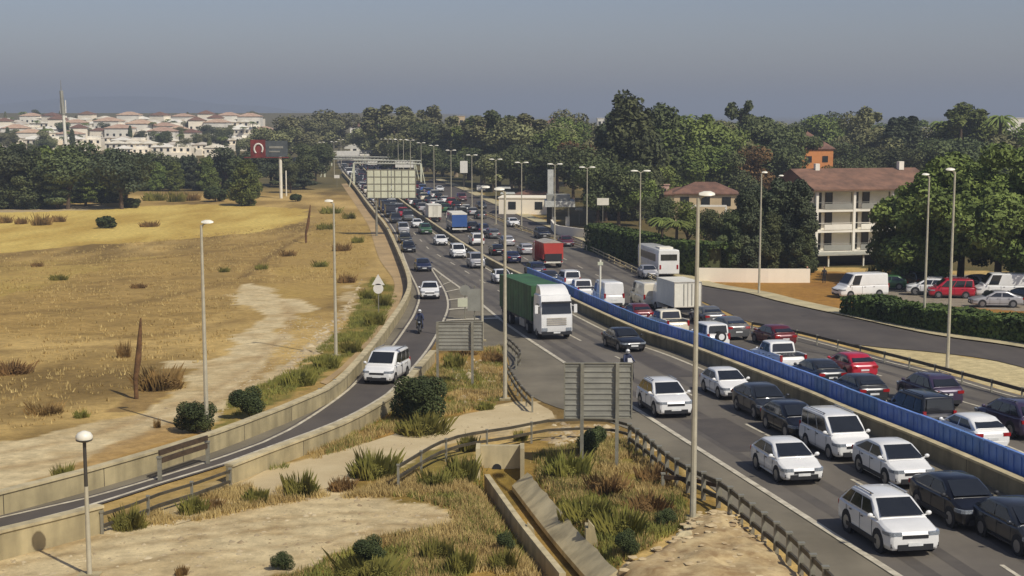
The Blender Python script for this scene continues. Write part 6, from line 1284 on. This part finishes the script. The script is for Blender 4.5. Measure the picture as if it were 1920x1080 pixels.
# market umbrellas / white sun shades near the road
for i, (x, y, t, w_, lb) in enumerate(((945, 385, 352, 26, 'white flat awning left of the bright white building'), (952, 392, 362, 28, 'lower white flat awning left of the bright white building'), (1190, 410, 392, 30, 'grey flat awning at the foot of the tall trees'), (1086, 420, 392, 14, 'small white parasol beside the fuel station'))):
    p = P(x, y); s_ = pxm(p); h = height_at(p, t); r_ = empty('awning', p, 0, lb, 'awning', 'awnings'); MB().box((0, 0, h), (w_/s_, 1.6, .35), taper=.9).build('canopy', M('canopy'), r_); MB().cyl((0, 0, 0), (0, 0, h), .06, n=6).build('post', M('galvanised'), r_)
# people by the balcony block
for i, (x, y, c, lb) in enumerate(((1513, 530, 'cloth_blue', 'person in blue standing at the end of the white garden wall'), (1545, 531, 'cloth_dark', 'person in dark clothes standing under the block canopy'))):
    r_ = empty('person', P(x, y), 0, lb, 'person', 'people by the balcony block')
    J = [(0, 0, .95), (0, 0, 1.2), (0, 0, 1.42), (0, 0, 1.5), (0, .02, 1.66), (.2, 0, 1.4), (.25, .02, 1.12), (.24, .1, .86), (-.2, 0, 1.4), (-.25, .02, 1.12), (-.24, .1, .86), (.1, 0, .9), (.11, .03, .5), (.12, 0, .06), (.12, .14, .04), (-.1, 0, .9), (-.11, .03, .5), (-.12, 0, .06), (-.12, .14, .04)]
    E = [(0, 1), (1, 2), (2, 3), (3, 4), (2, 5), (5, 6), (6, 7), (2, 8), (8, 9), (9, 10), (0, 11), (11, 12), (12, 13), (13, 14), (0, 15), (15, 16), (16, 17), (17, 18)]
    R = [.14, .13, .15, .06, .1, .07, .05, .04, .07, .05, .04, .1, .07, .05, .04, .1, .07, .05, .04]
    skin_body('body', J, E, R, M(c), r_); MB().ball((0, .02, 1.7), (.1, .11, .12), 10, 6).build('head', M('skin'), r_, 60)
# ------------------------------------------------------------------ the town on the left
HP = {}; rh = random.Random(31)
def town_house(kind):
    root = empty('house', (0, 0, 0)); wm = 'wall_bright' if kind != 2 else 'wall_white'
    Wd, H, D = ((10, 5.5, 9), (16, 5.0, 9), (12, 7.0, 10), (22, 5.0, 9), (8, 7.5, 8))[kind]
    w = MB(); w.box((0, 0, H/2-1.5), (Wd, D, H+3)); w.box((Wd*.2, -D/2-.8, 1.2), (Wd*.4, 2, 3.2)); w.build('wall', M(wm), root)
    r = MB()
    if kind in (0, 2, 4): hip_roof(r, -Wd/2, Wd/2, -D/2, D/2, H, 1.7)
    elif kind == 1: hip_roof(r, -Wd/2, 0, -D/2, D/2, H, 1.5); r.box((Wd*.27, 0, H+.6), (Wd*.3, D*.6, 1.2))
    else: [hip_roof(r, -Wd/2+i*Wd/3+.3, -Wd/2+(i+1)*Wd/3-.3, -D/2, D/2, H, 1.3) for i in range(3)]
    r.build('roof', M('roof_pale' if kind == 2 else 'roof_tile' if kind == 4 else 'wall_white' if kind == 1 else 'roof_whitish'), root)
    n = int(Wd/2.6)
    for fl in range(2 if H < 8 else 3):
        for j in range(n):
            MB().box((-Wd/2+Wd*(j+.5)/n, -D/2-.03, 1.3+fl*2.5), (1.0, .12, 1.2)).build('window', M('window_dark'), root)
    return root
rows = [(298, 0), (290, 0), (282, 0), (275, 0), (268, 0), (261, 0), (254, 0), (248, 0), (243, 0), (239, 0)]
cnt = 0; TH = []
for ri, (yy, _) in enumerate(rows):
    x = -70+rh.uniform(0, 20)
    if ri < 2: x = 250
    while x < (440 if ri < 3 else 500):
        p = P(x, yy); s_ = pxm(p); k = rh.choice((0, 1, 1, 1, 2, 3, 3, 4)); Wk = (10, 16, 12, 22, 8)[k]
        if k not in HP: HP[k] = town_house(k); o = HP[k]
        else: o = copy_tree(HP[k])
        o.location = p; o.rotation_euler[2] = rh.uniform(-.25, .25); o.name = 'house'; o['category'] = 'house'; o['group'] = 'houses of the far town'; sc_ = rh.uniform(.85, 1.1)*(1.15 if yy < 262 else 1); o.scale = (sc_, sc_, sc_)
        TH.append((ri, k, x, o)); x += (Wk*1.05+rh.uniform(0, 7))*s_
RN = ['front row', 'second row', 'third row', 'fourth row', 'fifth row', 'sixth row', 'seventh row', 'eighth row', 'ninth row', 'topmost row']
KH = ['small white house with pale roof', 'long white house with flat roof', 'white house with pinkish roof', 'row of white terraced houses', 'narrow house with red roof']
gg = defaultdict(list)
for ri, k, x, o in TH: gg[(ri, k)].append((x, o))
for (ri, k), l in gg.items():
    l.sort(key=lambda q: q[0])
    for i, (x, o) in enumerate(l): o['label'] = f"{KH[k]} in {RN[ri]} of far town" + ('' if len(l) == 1 else f", {ordw(i)} such from left")
# trees among the houses
zt = 'among the far town houses'; T0 = len(TREES)
for i in range(80):
    yy = rt.choice([298, 288, 280, 270, 262, 254, 246, 238, 231]); x = rt.uniform(0, 490); p = P(x, yy); s_ = pxm(p); tree(rt.choice(['round', 'cypress', 'round', 'palm']), rt.choice(['leaf_dark', 'leaf_olive']), x, yy, yy-rt.uniform(6, 11)*s_, zt, 1.3)
gr_ = defaultdict(list)
for zone, kind, lm, px, o in TREES[T0:]: gr_[(zone, kind, lm)].append((px, o))
for (zone, kind, lm), l in gr_.items():
    l.sort(key=lambda q: q[0])
    for i, (px, o) in enumerate(l): o['label'] = f"{CNM[lm]} {KN[kind]} tree {zone}, {ordw(i)} from left"
HAZE = 3.6e-4
# ------------------------------------------------------------------ far hills and sea
def ridge(name, x0, x1, Yd, prof, m):
    n = 120; xs = np.linspace(x0, x1, n); top = np.interp(xs, [q[0] for q in prof], [q[1] for q in prof]); X = (xs-960)/F*Yd; zt_ = HC+(HOR-top)/F*Yd+(fbm(X, X*0+3, Yd*.02, 81)-.5)*Yd*.0016; rows_ = []
    for t_, dy in ((0, -.16), (.35, -.1), (.7, -.045), (1, 0), (.6, .06), (0, .14)): rows_.append(np.stack([X, np.full(n, Yd*(1+dy)), -22+(zt_+22)*t_+ (fbm(X, X*0+dy*Yd, Yd*.01, 82)-.5)*Yd*.002*(0 < t_ < 1)], 1))
    V = np.concatenate(rows_); ii = np.arange(len(rows_)-1)[:, None]*n+np.arange(n-1)[None]; tag(np_mesh(name, V, np.stack([ii, ii+1, ii+n+1, ii+n], -1).reshape(-1, 4), m, smooth=True), kind='structure')
mat('hill', srgb(84, 84, 70), .95, var=.25, scale=.004)
ridge('hills', -700, 640, 7000, [(-700, 200), (0, 196), (60, 190), (160, 182), (250, 180), (330, 184), (400, 194), (500, 200), (560, 208), (640, 216)], M('hill'))
mat('sea', srgb(60, 78, 96), .25, var=.05, scale=.01)
sea = MB(); Y0, Y1 = 2200, 30000; sea.add([((x-960)/F*y, y, -19.0+base_z(0)*0+.3) for x, y in ((1150, Y0), (3200, Y0), (3200, Y1), (1150, Y1))], [(0, 1, 2, 3)]); tag(sea.build('sea', M('sea')), kind='structure')
# ------------------------------------------------------------------ haze
HZ = MB(); HZ.add([(sx*16000, y, z) for z in (-28, 118) for sx, y in ((-1, -300), (1, -300), (1, 41000), (-1, 41000))], [(0, 3, 2, 1), (4, 5, 6, 7), (0, 1, 5, 4), (1, 2, 6, 5), (2, 3, 7, 6), (3, 0, 4, 7)])
hz = bpy.data.materials.new('haze'); hz.use_nodes = True; n_ = hz.node_tree; n_.nodes.remove(n_.nodes['Principled BSDF']); pv_ = n_.nodes.new('ShaderNodeVolumePrincipled'); pv_.inputs['Color'].default_value = (.56, .63, .73, 1); pv_.inputs['Density'].default_value = HAZE; pv_.inputs['Anisotropy'].default_value = 0
n_.links.new(pv_.outputs[0], n_.nodes['Material Output'].inputs['Volume']); tag(HZ.build('haze', hz), kind='stuff')
